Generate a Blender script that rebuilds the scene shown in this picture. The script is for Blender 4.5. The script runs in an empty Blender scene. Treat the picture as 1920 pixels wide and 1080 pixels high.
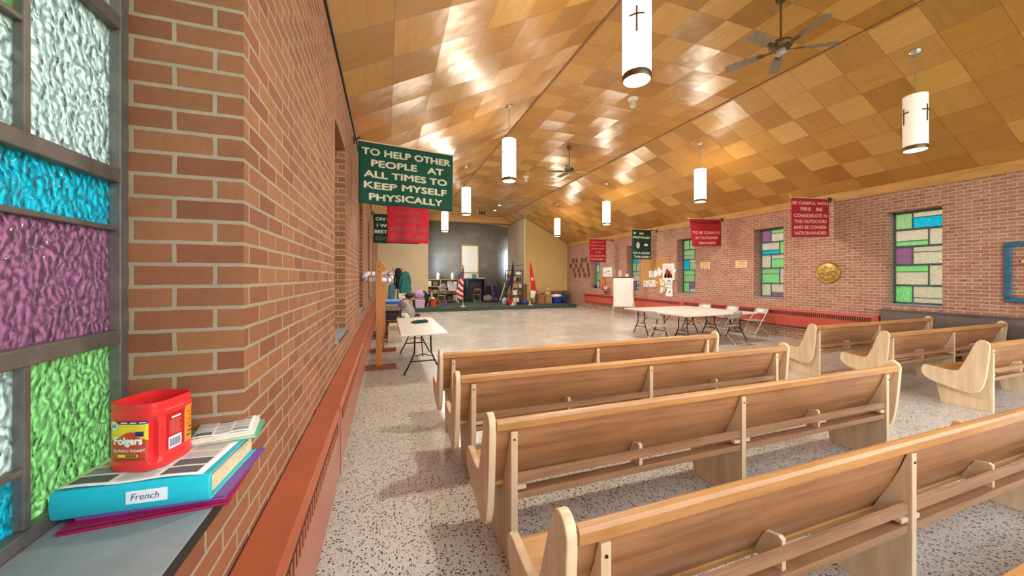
import bpy, bmesh, math, random
from mathutils import Vector, Matrix, noise
random.seed(7)
SC = bpy.context.scene
COL = SC.collection
PI = math.pi
R = math.radians

# ------------------------------------------------------------------ camera, light, exposure
FOC, HZ, EYE = 668.0, 520.0, 1.65
TH = math.atan(235 / FOC)
CT, ST = math.cos(TH), math.sin(TH)
cam = bpy.data.cameras.new('camera')
cam.sensor_width = 36.0
cam.lens = FOC / 1920 * 36.0
cam.shift_y = -20.0 / 1920
cam.clip_start = 0.02
cam_o = bpy.data.objects.new('camera', cam)
cam_o.location = (0, 0, EYE)
cam_o.rotation_euler = (PI / 2, 0, -TH)
COL.objects.link(cam_o)
SC.camera = cam_o

SC.view_settings.view_transform = 'Standard'
SC.view_settings.look = 'None'
SC.view_settings.gamma = 1.0
SC.view_settings.use_curve_mapping = False
SC.view_settings.exposure = 0.92

SKY = 2.6
wd = bpy.data.worlds.new('sky')
SC.world = wd
wd.use_nodes = True
wn = wd.node_tree
wn.nodes.clear()
w_out = wn.nodes.new('ShaderNodeOutputWorld')
w_bg = wn.nodes.new('ShaderNodeBackground')
w_tc = wn.nodes.new('ShaderNodeTexCoord')
w_sp = wn.nodes.new('ShaderNodeSeparateXYZ')
w_rp = wn.nodes.new('ShaderNodeValToRGB')
w_rp.color_ramp.elements[0].position = 0.0
w_rp.color_ramp.elements[0].color = (1.0, 0.97, 0.93, 1)
w_rp.color_ramp.elements[1].position = 0.8
w_rp.color_ramp.elements[1].color = (0.82, 0.90, 1.0, 1)
wn.links.new(w_tc.outputs['Generated'], w_sp.inputs[0])
wn.links.new(w_sp.outputs['Z'], w_rp.inputs[0])
wn.links.new(w_rp.outputs[0], w_bg.inputs[0])
w_bg.inputs[1].default_value = SKY
wn.links.new(w_bg.outputs[0], w_out.inputs[0])

# added cool lights standing in for daylight from unseen side windows by the recess
for nm_, loc_, aim_, pw_ in (('recess_fill_left', (2.2, 20.6, 2.7), -1, 40), ('recess_fill_right', (8.9, 22.92, 2.8), 1, 75)):
    al = bpy.data.lights.new(nm_, 'AREA')
    al.shape = 'RECTANGLE'
    al.size, al.size_y = 2.4, .5
    al.energy = pw_
    al.color = (.72, .88, 1.0)
    al_o = bpy.data.objects.new(nm_, al)
    al_o.location = loc_
    al_o.rotation_euler = (0, aim_ * PI / 2, 0)
    COL.objects.link(al_o)

sun = bpy.data.lights.new('sun', 'SUN')
sun.energy = 2.4
sun.angle = R(6)
sun.color = (1.0, .96, .9)
sun_o = bpy.data.objects.new('sun', sun)
sun_o.rotation_euler = Vector((-.85, -.3, .45)).to_track_quat('Z', 'Y').to_euler()
COL.objects.link(sun_o)

LAMP_GLOW = 16.0          # pendant shades


def ux(u, Y):
    r = (u - 960) / FOC
    return Y * (r * CT + ST) / (CT - r * ST)


# ------------------------------------------------------------------ object helpers
def thing(name, label, cat, loc=(0, 0, 0), rotz=0.0, group=None):
    o = bpy.data.objects.new(name, None)
    o.empty_display_size = 0.1
    o.location = loc
    o.rotation_euler = (0, 0, rotz)
    COL.objects.link(o)
    o['label'] = label
    o['category'] = cat
    if group:
        o['group'] = group
    return o


def tag(o, label, cat, group=None):
    o['label'] = label
    o['category'] = cat
    if group:
        o['group'] = group
    return o


def struct(o):
    o['kind'] = 'structure'
    return o


def kids(o):
    return [c for c in bpy.data.objects if c.parent == o]


def copy_tree(o, parent=None):
    c = o.copy()
    COL.objects.link(c)
    c.parent = parent
    for ch in kids(o):
        copy_tree(ch, c)
    return c


def dup(o, loc, rotz=None, label=None):
    c = copy_tree(o)
    c.location = loc
    if rotz is not None:
        c.rotation_euler = (0, 0, rotz)
    if label:
        c['label'] = label
    return c


class MB:
    """collects shapes, then links them as one mesh object"""

    def __init__(self):
        self.bm = bmesh.new()
        self.uv = None

    def _m(self, geom, mi):
        for f in geom:
            f.material_index = mi

    def box(self, x0, x1, y0, y1, z0, z1, mi=0, M=None):
        vs = [self.bm.verts.new(p) for p in ((x0, y0, z0), (x1, y0, z0), (x1, y1, z0), (x0, y1, z0), (x0, y0, z1), (x1, y0, z1), (x1, y1, z1), (x0, y1, z1))]
        if M:
            for v in vs:
                v.co = M @ v.co
        for q in ((0, 3, 2, 1), (4, 5, 6, 7), (0, 1, 5, 4), (1, 2, 6, 5), (2, 3, 7, 6), (3, 0, 4, 7)):
            self.bm.faces.new([vs[i] for i in q]).material_index = mi
        return self

    def cbox(self, c, s, mi=0, rz=0.0, rx=0.0, ry=0.0):
        M = Matrix.Translation(c) @ Matrix.Rotation(rz, 4, 'Z') @ Matrix.Rotation(ry, 4, 'Y') @ Matrix.Rotation(rx, 4, 'X')
        return self.box(-s[0] / 2, s[0] / 2, -s[1] / 2, s[1] / 2, -s[2] / 2, s[2] / 2, mi, M)

    def rings(self, rings, mi=0, cap=True, close=True):
        """loft a list of equally long vertex rings"""
        vv = [[self.bm.verts.new(p) for p in ring] for ring in rings]
        n = len(vv[0])
        for a, b in zip(vv, vv[1:]):
            for i in range(n if close else n - 1):
                j = (i + 1) % n
                self.bm.faces.new((a[i], a[j], b[j], b[i])).material_index = mi
        if cap and close:
            self.bm.faces.new(vv[0][::-1]).material_index = mi
            self.bm.faces.new(vv[-1]).material_index = mi
        return self

    def cyl(self, p0, p1, r0, r1=None, n=12, mi=0, cap=True):
        return self.tube([p0, p1], r0, n, mi, r1, cap)

    def tube(self, pts, r, n=8, mi=0, r1=None, cap=True, closed=False):
        pts = [Vector(p) for p in pts]
        m = len(pts)
        rr = []
        up = None
        for i, p in enumerate(pts):
            if closed:
                d = (pts[(i + 1) % m] - pts[i - 1]).normalized()
            else:
                d = (pts[min(i + 1, m - 1)] - pts[max(i - 1, 0)]).normalized()
            if up is None:
                up = Vector((0, 0, 1)) if abs(d.z) < 0.9 else Vector((0, 1, 0))
            a = d.cross(up)
            if a.length < 1e-5:
                a = d.cross(Vector((1, 0, 0)))
            a.normalize()
            b = a.cross(d).normalized()
            up = b
            rad = r if r1 is None else r + (r1 - r) * i / max(1, m - 1)
            rr.append([p + rad * (math.cos(2 * PI * k / n) * a + math.sin(2 * PI * k / n) * b) for k in range(n)])
        if closed:
            rr.append(rr[0])
            self.rings(rr, mi, False)
        else:
            self.rings(rr, mi, cap)
        return self

    def lathe(self, prof, c=(0, 0, 0), n=20, mi=0, sx=1.0, sy=1.0, cap=True):
        rr = [[(c[0] + r * sx * math.cos(2 * PI * k / n), c[1] + r * sy * math.sin(2 * PI * k / n), c[2] + z) for k in range(n)] for r, z in prof]
        return self.rings(rr, mi, cap)

    def prism(self, poly, a0, a1, axis='x', mi=0):
        """extrude a 2-D polygon; axis x: (y,z), axis y: (x,z), axis z: (x,y)"""
        def P(a, q):
            return (a, q[0], q[1]) if axis == 'x' else (q[0], a, q[1]) if axis == 'y' else (q[0], q[1], a)
        lo = [self.bm.verts.new(P(a0, q)) for q in poly]
        hi = [self.bm.verts.new(P(a1, q)) for q in poly]
        n = len(poly)
        self.bm.faces.new(lo[::-1]).material_index = mi
        self.bm.faces.new(hi).material_index = mi
        for i in range(n):
            j = (i + 1) % n
            self.bm.faces.new((lo[i], lo[j], hi[j], hi[i])).material_index = mi
        return self

    def grid(self, fn, nu, nv, mi=0, mif=None, closed=False):
        vv = [[self.bm.verts.new(fn(i / nu, j / nv)) for j in range(nv + 1)] for i in range(nu + 1)]
        for i in range(nu):
            for j in range(nv):
                f = self.bm.faces.new((vv[i][j], vv[i + 1][j], vv[i + 1][j + 1], vv[i][j + 1]))
                f.material_index = mif((i + .5) / nu, (j + .5) / nv) if mif else mi
        return self

    def blob(self, c, s, seed=0, amp=.25, freq=2.5, sub=3, mi=0, flat=None):
        t = bmesh.new()
        bmesh.ops.create_icosphere(t, subdivisions=sub, radius=1.0)
        off = Vector((seed * 3.7, seed * 1.3, seed * 2.1))
        mp = {}
        for v in t.verts:
            k = 1 + amp * noise.noise(v.co * freq + off) + amp * .5 * noise.noise(v.co * freq * 2.7 + off)
            p = v.co * k
            p = Vector((p.x * s[0], p.y * s[1], p.z * s[2])) + Vector(c)
            if flat is not None and p.z < flat:
                p.z = flat
            mp[v.index] = self.bm.verts.new(p)
        for f in t.faces:
            self.bm.faces.new([mp[v.index] for v in f.verts]).material_index = mi
        t.free()
        return self

    def mesh(self, me, fn, mi=0):
        mp = [self.bm.verts.new(fn(v.co)) for v in me.vertices]
        for p in me.polygons:
            try:
                self.bm.faces.new([mp[i] for i in p.vertices]).material_index = mi
            except ValueError:
                pass
        return self

    def build(self, name, mats, parent=None, bevel=0.0, smooth=False, seg=2, solid=0.0, sub=0, fix=True, angle=40):
        bm = self.bm
        if fix:
            bmesh.ops.recalc_face_normals(bm, faces=bm.faces[:])
        me = bpy.data.meshes.new(name)
        bm.to_mesh(me)
        bm.free()
        if not isinstance(mats, (list, tuple)):
            mats = [mats]
        for m in mats:
            me.materials.append(m)
        o = bpy.data.objects.new(name, me)
        COL.objects.link(o)
        if parent:
            o.parent = parent
        if smooth:
            for p in me.polygons:
                p.use_smooth = True
            if angle:
                try:
                    me.set_sharp_from_angle(angle=R(angle))
                except Exception:
                    pass
        if solid:
            m = o.modifiers.new('solid', 'SOLIDIFY')
            m.thickness = solid
            m.offset = 0
        if bevel:
            m = o.modifiers.new('bevel', 'BEVEL')
            m.width = bevel
            m.segments = seg
            m.limit_method = 'ANGLE'
            m.angle_limit = R(35)
        if sub:
            m = o.modifiers.new('sub', 'SUBSURF')
            m.levels = sub
            m.render_levels = sub
        return o


_txt = {}


def text_mesh(s, bold=0.02, shear=0.0):
    k = (s, bold, shear)
    if k not in _txt:
        cu = bpy.data.curves.new('lettering', 'FONT')
        cu.body = s
        cu.size = 1.0
        cu.offset = bold
        cu.shear = shear
        cu.resolution_u = 3
        ob = bpy.data.objects.new('lettering', cu)
        me = bpy.data.meshes.new_from_object(ob)
        bpy.data.objects.remove(ob)
        bpy.data.curves.remove(cu)
        xs = [v.co.x for v in me.vertices]
        ys = [v.co.y for v in me.vertices]
        _txt[k] = (me, min(xs), max(xs), min(ys), max(ys))
    return _txt[k]


def put_text(mb, s, x0, x1, y0, y1, fn, mi=0, bold=0.02, shear=0.0):
    """fit the string into the rectangle x0..x1, y0..y1 of a surface; fn maps (x, y) to a point"""
    me, a, b, c, d = text_mesh(s, 0.0, shear)
    e = max(0.0, bold)
    for dx, dy in ((0, 0), (-e, 0), (e, 0), (0, -e), (0, e)) if e else ((0, 0),):
        mb.mesh(me, lambda v: fn(x0 + (v.x + dx - a + e) / (b - a + 2 * e) * (x1 - x0), y0 + (v.y + dy - c + e) / (d - c + 2 * e) * (y1 - y0)), mi)


# ------------------------------------------------------------------ materials
def lin(h):
    h = h.lstrip('#')
    v = [int(h[i:i + 2], 16) / 255 for i in (0, 2, 4)]
    return tuple(x / 12.92 if x <= .04045 else ((x + .055) / 1.055) ** 2.4 for x in v)


def sc(c, k):
    return tuple(min(1, x * k) for x in c)


class NT:
    def __init__(self, name):
        self.m = bpy.data.materials.new(name)
        self.m.use_nodes = True
        self.t = self.m.node_tree
        self.t.nodes.clear()
        self.out = self.n('ShaderNodeOutputMaterial')

    def n(self, kind, **kw):
        o = self.t.nodes.new(kind)
        for k, v in kw.items():
            setattr(o, k, v)
        return o

    def l(self, a, b):
        self.t.links.new(a, b)

    def math(self, op, a, b=None):
        o = self.n('ShaderNodeMath', operation=op)
        for i, x in enumerate((a, b)):
            if x is None:
                continue
            if isinstance(x, (int, float)):
                o.inputs[i].default_value = x
            else:
                self.l(x, o.inputs[i])
        return o.outputs[0]

    def mix(self, f, a, b, mode='MIX'):
        o = self.n('ShaderNodeMix', data_type='RGBA', blend_type=mode)
        for s, x in ((o.inputs[0], f), (o.inputs[6], a), (o.inputs[7], b)):
            if isinstance(x, (int, float)):
                s.default_value = x
            elif isinstance(x, tuple):
                s.default_value = (*x, 1) if len(x) == 3 else x
            else:
                self.l(x, s)
        return o.outputs[2]

    def coords(self, scale=(1, 1, 1), kind='Object'):
        tc = self.n('ShaderNodeTexCoord')
        mp = self.n('ShaderNodeMapping')
        mp.inputs['Scale'].default_value = scale
        self.l(tc.outputs[kind], mp.inputs[0])
        return mp.outputs[0]

    def noise(self, vec, scale, detail=4, rough=.6):
        o = self.n('ShaderNodeTexNoise')
        o.inputs['Scale'].default_value = scale
        o.inputs['Detail'].default_value = detail
        o.inputs['Roughness'].default_value = rough
        if vec is not None:
            self.l(vec, o.inputs['Vector'])
        return o

    def ramp(self, fac, stops, const=False):
        o = self.n('ShaderNodeValToRGB')
        cr = o.color_ramp
        if const:
            cr.interpolation = 'CONSTANT'
        while len(cr.elements) < len(stops):
            cr.elements.new(.5)
        for e, (p, c) in zip(cr.elements, stops):
            e.position = p
            e.color = (*c, 1) if len(c) == 3 else c
        self.l(fac, o.inputs[0])
        return o.outputs[0]

    def bump(self, h, strength=.3, dist=.01):
        o = self.n('ShaderNodeBump')
        o.inputs['Strength'].default_value = strength
        o.inputs['Distance'].default_value = dist
        self.l(h, o.inputs['Height'])
        return o.outputs[0]

    def pbr(self, col, rough=.5, metal=0.0, normal=None, **kw):
        b = self.n('ShaderNodeBsdfPrincipled')
        for s, x in (('Base Color', col), ('Roughness', rough), ('Metallic', metal)):
            if isinstance(x, (int, float)):
                b.inputs[s].default_value = x
            elif isinstance(x, tuple):
                b.inputs[s].default_value = (*x, 1)
            else:
                self.l(x, b.inputs[s])
        if normal is not None:
            self.l(normal, b.inputs['Normal'])
        for k, v in kw.items():
            b.inputs[k.replace('_', ' ')].default_value = v
        self.l(b.outputs[0], self.out.inputs[0])
        return b


_mk = {}


def mk(hexc, rough=.5, metal=0.0, var=.12, scale=8.0, bump=0.0, name=None, **kw):
    """plain painted / plastic / cloth material with a little procedural variation"""
    key = (hexc, rough, metal, var, scale, bump, tuple(kw.items()))
    if key in _mk:
        return _mk[key]
    c = lin(hexc)
    t = NT(name or 'mat_' + hexc.strip('#'))
    v = t.coords()
    nz = t.noise(v, scale, 5)
    col = t.ramp(nz.outputs[0], [(.3, sc(c, 1 - var)), (.7, sc(c, 1 + var))])
    nrm = t.bump(t.noise(v, scale * 12, 3).outputs[0], bump, .004) if bump else None
    t.pbr(col, rough, metal, nrm, **kw)
    _mk[key] = t.m
    return t.m


def wood(name, h1, h2, axis='x', rough=.42, fine=26.0, long=1.6, bump=.08, coat=0.0):
    t = NT(name)
    s = {'x': (long, fine, fine), 'y': (fine, long, fine), 'z': (fine, fine, long)}[axis]
    v = t.coords(s)
    a = t.noise(v, 1.0, 6, .65)
    b = t.noise(t.coords((1.3, 1.3, 1.3)), 1.7, 3)
    f = t.math('ADD', t.math('MULTIPLY', a.outputs[0], .75), t.math('MULTIPLY', b.outputs[0], .3))
    col = t.ramp(f, [(.32, lin(h2)), (.52, lin(h1)), (.72, sc(lin(h1), 1.22))])
    t.pbr(col, rough, 0.0, t.bump(a.outputs[0], bump, .003), Coat_Weight=coat)
    return t.m


def emit(name, hexc, power, base='#ffffff'):
    t = NT(name)
    nz = t.noise(t.coords(), 3.0)
    col = t.ramp(nz.outputs[0], [(.3, sc(lin(hexc), .94)), (.7, lin(hexc))])
    b = t.pbr(lin(base), .5)
    t.l(col, b.inputs['Emission Color'])
    b.inputs['Emission Strength'].default_value = power
    return t.m


def brick_mat(name, c1, c2, mortar, msize=.005, spots=None, bump=.5, bias=0.0, stain=.2):
    t = NT(name)
    tc = t.n('ShaderNodeTexCoord')
    geo = t.n('ShaderNodeNewGeometry')
    sn = t.n('ShaderNodeSeparateXYZ')
    t.l(geo.outputs['Normal'], sn.inputs[0])
    sp = t.n('ShaderNodeSeparateXYZ')
    t.l(tc.outputs['Object'], sp.inputs[0])
    facing_x = t.math('GREATER_THAN', t.math('ABSOLUTE', sn.outputs[0]), .5)
    h = t.math('ADD', t.math('MULTIPLY', sp.outputs[1], facing_x), t.math('MULTIPLY', sp.outputs[0], t.math('SUBTRACT', 1.0, facing_x)))
    cb = t.n('ShaderNodeCombineXYZ')
    t.l(h, cb.inputs[0])
    t.l(sp.outputs[2], cb.inputs[1])
    wob = t.noise(tc.outputs['Object'], 9.0, 3)
    wv = t.n('ShaderNodeVectorMath', operation='MULTIPLY_ADD')
    t.l(wob.outputs['Color'], wv.inputs[0])
    wv.inputs[1].default_value = (.006, .005, 0)
    t.l(cb.outputs[0], wv.inputs[2])
    br = t.n('ShaderNodeTexBrick')
    br.offset = .5
    t.l(wv.outputs[0], br.inputs['Vector'])
    br.inputs['Color1'].default_value = (*c1, 1)
    br.inputs['Color2'].default_value = (*c2, 1)
    br.inputs['Mortar'].default_value = (*mortar, 1)
    br.inputs['Scale'].default_value = 1.0
    br.inputs['Mortar Size'].default_value = msize
    br.inputs['Mortar Smooth'].default_value = .15
    br.inputs['Bias'].default_value = bias
    br.inputs['Brick Width'].default_value = .2032
    br.inputs['Row Height'].default_value = .0677
    big = t.noise(tc.outputs['Object'], 2.2, 5, .65)
    col = t.mix(stain, br.outputs['Color'], t.ramp(big.outputs[0], [(.3, (.25, .25, .25)), (.75, (1, 1, 1))]), 'MULTIPLY')
    fine = t.noise(tc.outputs['Object'], 55.0, 4, .7)
    col = t.mix(.22, col, t.ramp(fine.outputs[0], [(.3, (.35, .33, .31)), (.65, (1, 1, 1))]), 'MULTIPLY')
    if spots:
        mp = t.n('ShaderNodeMapping')
        mp.inputs['Scale'].default_value = (1, 1, 2.6)
        t.l(tc.outputs['Object'], mp.inputs[0])
        ns = t.noise(mp.outputs[0], 10.0, 2, .5)
        msk = t.ramp(ns.outputs[0], [(.60, (0, 0, 0)), (.68, (1, 1, 1))])
        inb = t.math('MULTIPLY', msk, t.math('SUBTRACT', 1.0, br.outputs['Fac']))
        col = t.mix(t.math('MULTIPLY', inb, .9), col, spots)
    hgt = t.math('ADD', t.math('MULTIPLY', t.math('SUBTRACT', 1.0, br.outputs['Fac']), 1.0), t.math('MULTIPLY', fine.outputs[0], .35))
    t.pbr(col, .82, 0, t.bump(hgt, bump, .006))
    return t.m


M = {}
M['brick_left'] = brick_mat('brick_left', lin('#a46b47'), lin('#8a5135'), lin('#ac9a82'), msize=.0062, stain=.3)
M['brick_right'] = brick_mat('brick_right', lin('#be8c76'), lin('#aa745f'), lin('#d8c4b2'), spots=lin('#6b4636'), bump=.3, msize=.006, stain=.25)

# plywood ceiling: square panels, each a little bowed and tipped
t = NT('ceiling_plywood')
uvn = t.n('ShaderNodeUVMap')
uvn.uv_map = 'panel'
scl = t.n('ShaderNodeVectorMath', operation='SCALE')
scl.inputs['Scale'].default_value = 1 / .56
t.l(uvn.outputs[0], scl.inputs[0])
flo = t.n('ShaderNodeVectorMath', operation='FLOOR')
t.l(scl.outputs[0], flo.inputs[0])
fra = t.n('ShaderNodeVectorMath', operation='FRACTION')
t.l(scl.outputs[0], fra.inputs[0])
wno = t.n('ShaderNodeTexWhiteNoise', noise_dimensions='2D')
t.l(flo.outputs[0], wno.inputs['Vector'])
sf = t.n('ShaderNodeSeparateXYZ')
t.l(fra.outputs[0], sf.inputs[0])
si = t.n('ShaderNodeSeparateXYZ')
t.l(flo.outputs[0], si.inputs[0])
chk = t.math('MODULO', t.math('ABSOLUTE', t.math('ADD', si.outputs[0], si.outputs[1])), 2.0)
wc = t.n('ShaderNodeSeparateXYZ')
t.l(wno.outputs['Color'], wc.inputs[0])
dx = t.math('SUBTRACT', sf.outputs[0], .5)
dy = t.math('SUBTRACT', sf.outputs[1], .5)
# grain alternates direction with the chequer
ga = t.n('ShaderNodeVectorMath', operation='MULTIPLY')
t.l(uvn.outputs[0], ga.inputs[0])
ga.inputs[1].default_value = (1.2, 9, 1)
gb = t.n('ShaderNodeVectorMath', operation='MULTIPLY')
t.l(uvn.outputs[0], gb.inputs[0])
gb.inputs[1].default_value = (9, 1.2, 1)
gm = t.n('ShaderNodeMix', data_type='VECTOR')
t.l(chk, gm.inputs[0])
t.l(ga.outputs[0], gm.inputs[4])
t.l(gb.outputs[0], gm.inputs[5])
gof = t.n('ShaderNodeVectorMath', operation='MULTIPLY_ADD')
t.l(wno.outputs['Color'], gof.inputs[0])
gof.inputs[1].default_value = (7, 7, 0)
t.l(gm.outputs[1], gof.inputs[2])
gn = t.noise(gof.outputs[0], 1.6, 6, .6)
gn.inputs['Distortion'].default_value = .6
tone = t.math('ADD', t.math('MULTIPLY', wno.outputs['Value'], .34), t.math('ADD', t.math('MULTIPLY', chk, .18), t.math('MULTIPLY', gn.outputs[0], .48)))
ccol = t.ramp(tone, [(.15, lin('#9c6c2e')), (.5, lin('#b98641')), (.85, lin('#cfa259'))])
edge = t.math('MAXIMUM', t.math('ABSOLUTE', dx), t.math('ABSOLUTE', dy))
seam = t.ramp(edge, [(.488, (0, 0, 0)), (.497, (1, 1, 1))])
ccol = t.mix(t.math('MULTIPLY', seam, .55), ccol, lin('#6a4018'))
bow = t.math('ADD', t.math('MULTIPLY', dx, dx), t.math('MULTIPLY', dy, dy))
tilt = t.math('ADD', t.math('MULTIPLY', dx, t.math('SUBTRACT', wc.outputs[0], .5)), t.math('MULTIPLY', dy, t.math('SUBTRACT', wc.outputs[1], .5)))
hh = t.math('ADD', t.math('MULTIPLY', bow, .06), t.math('MULTIPLY', tilt, .16))
hh = t.math('ADD', hh, t.math('MULTIPLY', t.noise(uvn.outputs[0], 2.2, 2).outputs[0], .03))
bmp = t.n('ShaderNodeBump')
bmp.inputs['Strength'].default_value = 1.0
bmp.inputs['Distance'].default_value = .56
t.l(hh, bmp.inputs['Height'])
t.pbr(ccol, .31, 0, bmp.outputs[0], Specular_IOR_Level=.55, Coat_Weight=.2, Coat_Roughness=.25)
M['ceiling'] = t.m

# terrazzo
t = NT('terrazzo')
v = t.coords()
def chips(scale, thr, prob):
    vo = t.n('ShaderNodeTexVoronoi')
    vo.inputs['Scale'].default_value = scale
    vo.inputs['Randomness'].default_value = 1.0
    t.l(v, vo.inputs['Vector'])
    s = t.n('ShaderNodeSeparateColor')
    t.l(vo.outputs['Color'], s.inputs[0])
    wob = t.math('ADD', vo.outputs['Distance'], t.math('MULTIPLY', t.math('SUBTRACT', t.noise(v, scale * 2.2, 2).outputs[0], .5), .25))
    return t.math('MULTIPLY', t.math('LESS_THAN', wob, thr), t.math('GREATER_THAN', s.outputs[0], prob))
dark = t.math('MAXIMUM', chips(52.0, .34, .40), chips(95.0, .32, .52))
pale = chips(40.0, .33, .6)
st = t.noise(v, .7, 5, .6)
basec = t.ramp(st.outputs[0], [(.25, lin('#c6c1ba')), (.7, lin('#d6d2cc'))])
basec = t.mix(.35, basec, t.ramp(t.noise(v, 60, 3).outputs[0], [(.3, (.6, .57, .52)), (.7, (1, 1, 1))]), 'MULTIPLY')
basec = t.mix(t.math('MULTIPLY', pale, .5), basec, lin('#dcd6cc'))
fcol = t.mix(t.math('MULTIPLY', dark, .9), basec, lin('#38332f'))
fr = t.ramp(t.noise(v, 1.1, 4).outputs[0], [(.3, (.16, .16, .16)), (.7, (.34, .34, .34))])
t.pbr(fcol, fr, 0, None, Specular_IOR_Level=.5)
M['floor'] = t.m

M['pew_panel'] = wood('pew_panel', '#a67750', '#865836', 'x', .4)
M['pew_rail'] = wood('pew_rail', '#b0804d', '#8d6133', 'x', .38)
M['pew_end'] = wood('pew_end', '#d8be9b', '#c2a37c', 'z', .42, fine=18)
M['pew_rack'] = wood('pew_rack', '#a27a58', '#80583c', 'x', .45)
M['pew_seat'] = wood('pew_seat', '#cd9d61', '#ab783f', 'x', .38)
M['trim'] = wood('trim_wood', '#c08f50', '#a3723a', 'y', .45, fine=14)
M['post'] = wood('post_wood', '#b5773c', '#8b5423', 'z', .5, fine=14)
M['foot'] = wood('foot_wood', '#8e4c28', '#6d3416', 'x', .5, fine=14)
M['brown_wood'] = wood('brown_wood', '#8a6240', '#654326', 'x', .5)
M['tan_left'] = mk('#d3c3a2', .8, var=.04, scale=1.5)
M['tan_right'] = mk('#cbae74', .8, var=.05, scale=1.5)
M['carpet'] = mk('#3d4d44', .95, var=.2, scale=3, bump=.6)
M['conv'] = mk('#a4573a', .3, var=.1, scale=3, name='convector_paint')
M['conv_r'] = mk('#bf5444', .4, var=.1, scale=2)
M['grille'] = mk('#3a231c', .6)
M['bronze'] = mk('#6e5a42', .4, .7)
M['frame_metal'] = mk('#6f6a66', .45, .35, var=.25, scale=20, bump=.15, name='window_frame_metal')
M['frame_blue'] = mk('#55707a', .45, .3, var=.2, scale=20)
M['sill'] = mk('#8b9296', .5, var=.16, scale=6, bump=.12, name='slate_sill')
M['black'] = mk('#1d1d1f', .5)
M['iron'] = mk('#24262a', .35, .5)
M['white_plastic'] = mk('#d9d6d0', .35, var=.03)
M['white_paint'] = mk('#ece9e2', .4, var=.03)
M['paper'] = mk('#e9e7e2', .8, var=.04)
M['ink'] = mk('#5d6264', .8)
M['ink_soft'] = mk('#8e9497', .8)
M['chrome'] = mk('#c9c7c4', .25, .9)
M['steel'] = mk('#a9a7a3', .35, .6)
M['chair_metal'] = mk('#b9b4aa', .4, .35, var=.05)
M['rope'] = mk('#6e4232', .8)
M['cork'] = mk('#b98a52', .9, var=.15, scale=30)
M['dark_panel'] = wood('dark_panel', '#6a5f5b', '#4c423f', 'y', .42, fine=10, long=.8)
M['greenery'] = mk('#6b8a55', .9, var=.4, scale=5)

# slate tiles
t = NT('slate_tiles')
v = t.coords((1, 1, 1))
spx = t.n('ShaderNodeSeparateXYZ')
uvm = t.n('ShaderNodeUVMap')
uvm.uv_map = 'panel'
bk = t.n('ShaderNodeTexBrick')
bk.offset = .5
t.l(uvm.outputs[0], bk.inputs['Vector'])
for k, x in (('Scale', 1.0), ('Mortar Size', .008), ('Brick Width', 1.22), ('Row Height', .62), ('Mortar Smooth', .2)):
    bk.inputs[k].default_value = x
bk.inputs['Color1'].default_value = (*lin('#858380'), 1)
bk.inputs['Color2'].default_value = (*lin('#747371'), 1)
bk.inputs['Mortar'].default_value = (*lin('#a09f9a'), 1)
cl = t.noise(v, 1.1, 6, .6)
cc = t.mix(.5, bk.outputs['Color'], t.ramp(cl.outputs[0], [(.3, lin('#83929a')), (.5, lin('#7d766f')), (.7, lin('#aaa7a3'))]))
t.pbr(cc, t.ramp(cl.outputs[0], [(.3, (.38, .38, .38)), (.7, (.6, .6, .6))]), 0, t.bump(cl.outputs[0], .25, .05), Specular_IOR_Level=.7)
M['slate'] = t.m

# return wall of the apse: pale vertical boards
t = NT('return_boards')
v = t.coords()
s3 = t.n('ShaderNodeSeparateXYZ')
t.l(v, s3.inputs[0])
fy = t.math('FRACT', t.math('MULTIPLY', s3.outputs[1], 1 / .82))
idn = t.n('ShaderNodeTexWhiteNoise', noise_dimensions='1D')
t.l(t.math('FLOOR', t.math('MULTIPLY', s3.outputs[1], 1 / .82)), idn.inputs['W'])
rc = t.ramp(idn.outputs['Value'], [(.0, lin('#b08a68')), (.5, lin('#b9a48a')), (1., lin('#a08a74'))])
ln = t.math('LESS_THAN', fy, .03)
rc = t.mix(t.math('MULTIPLY', ln, .5), rc, lin('#6b4c34'))
t.pbr(rc, .35)
M['return'] = t.m


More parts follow.
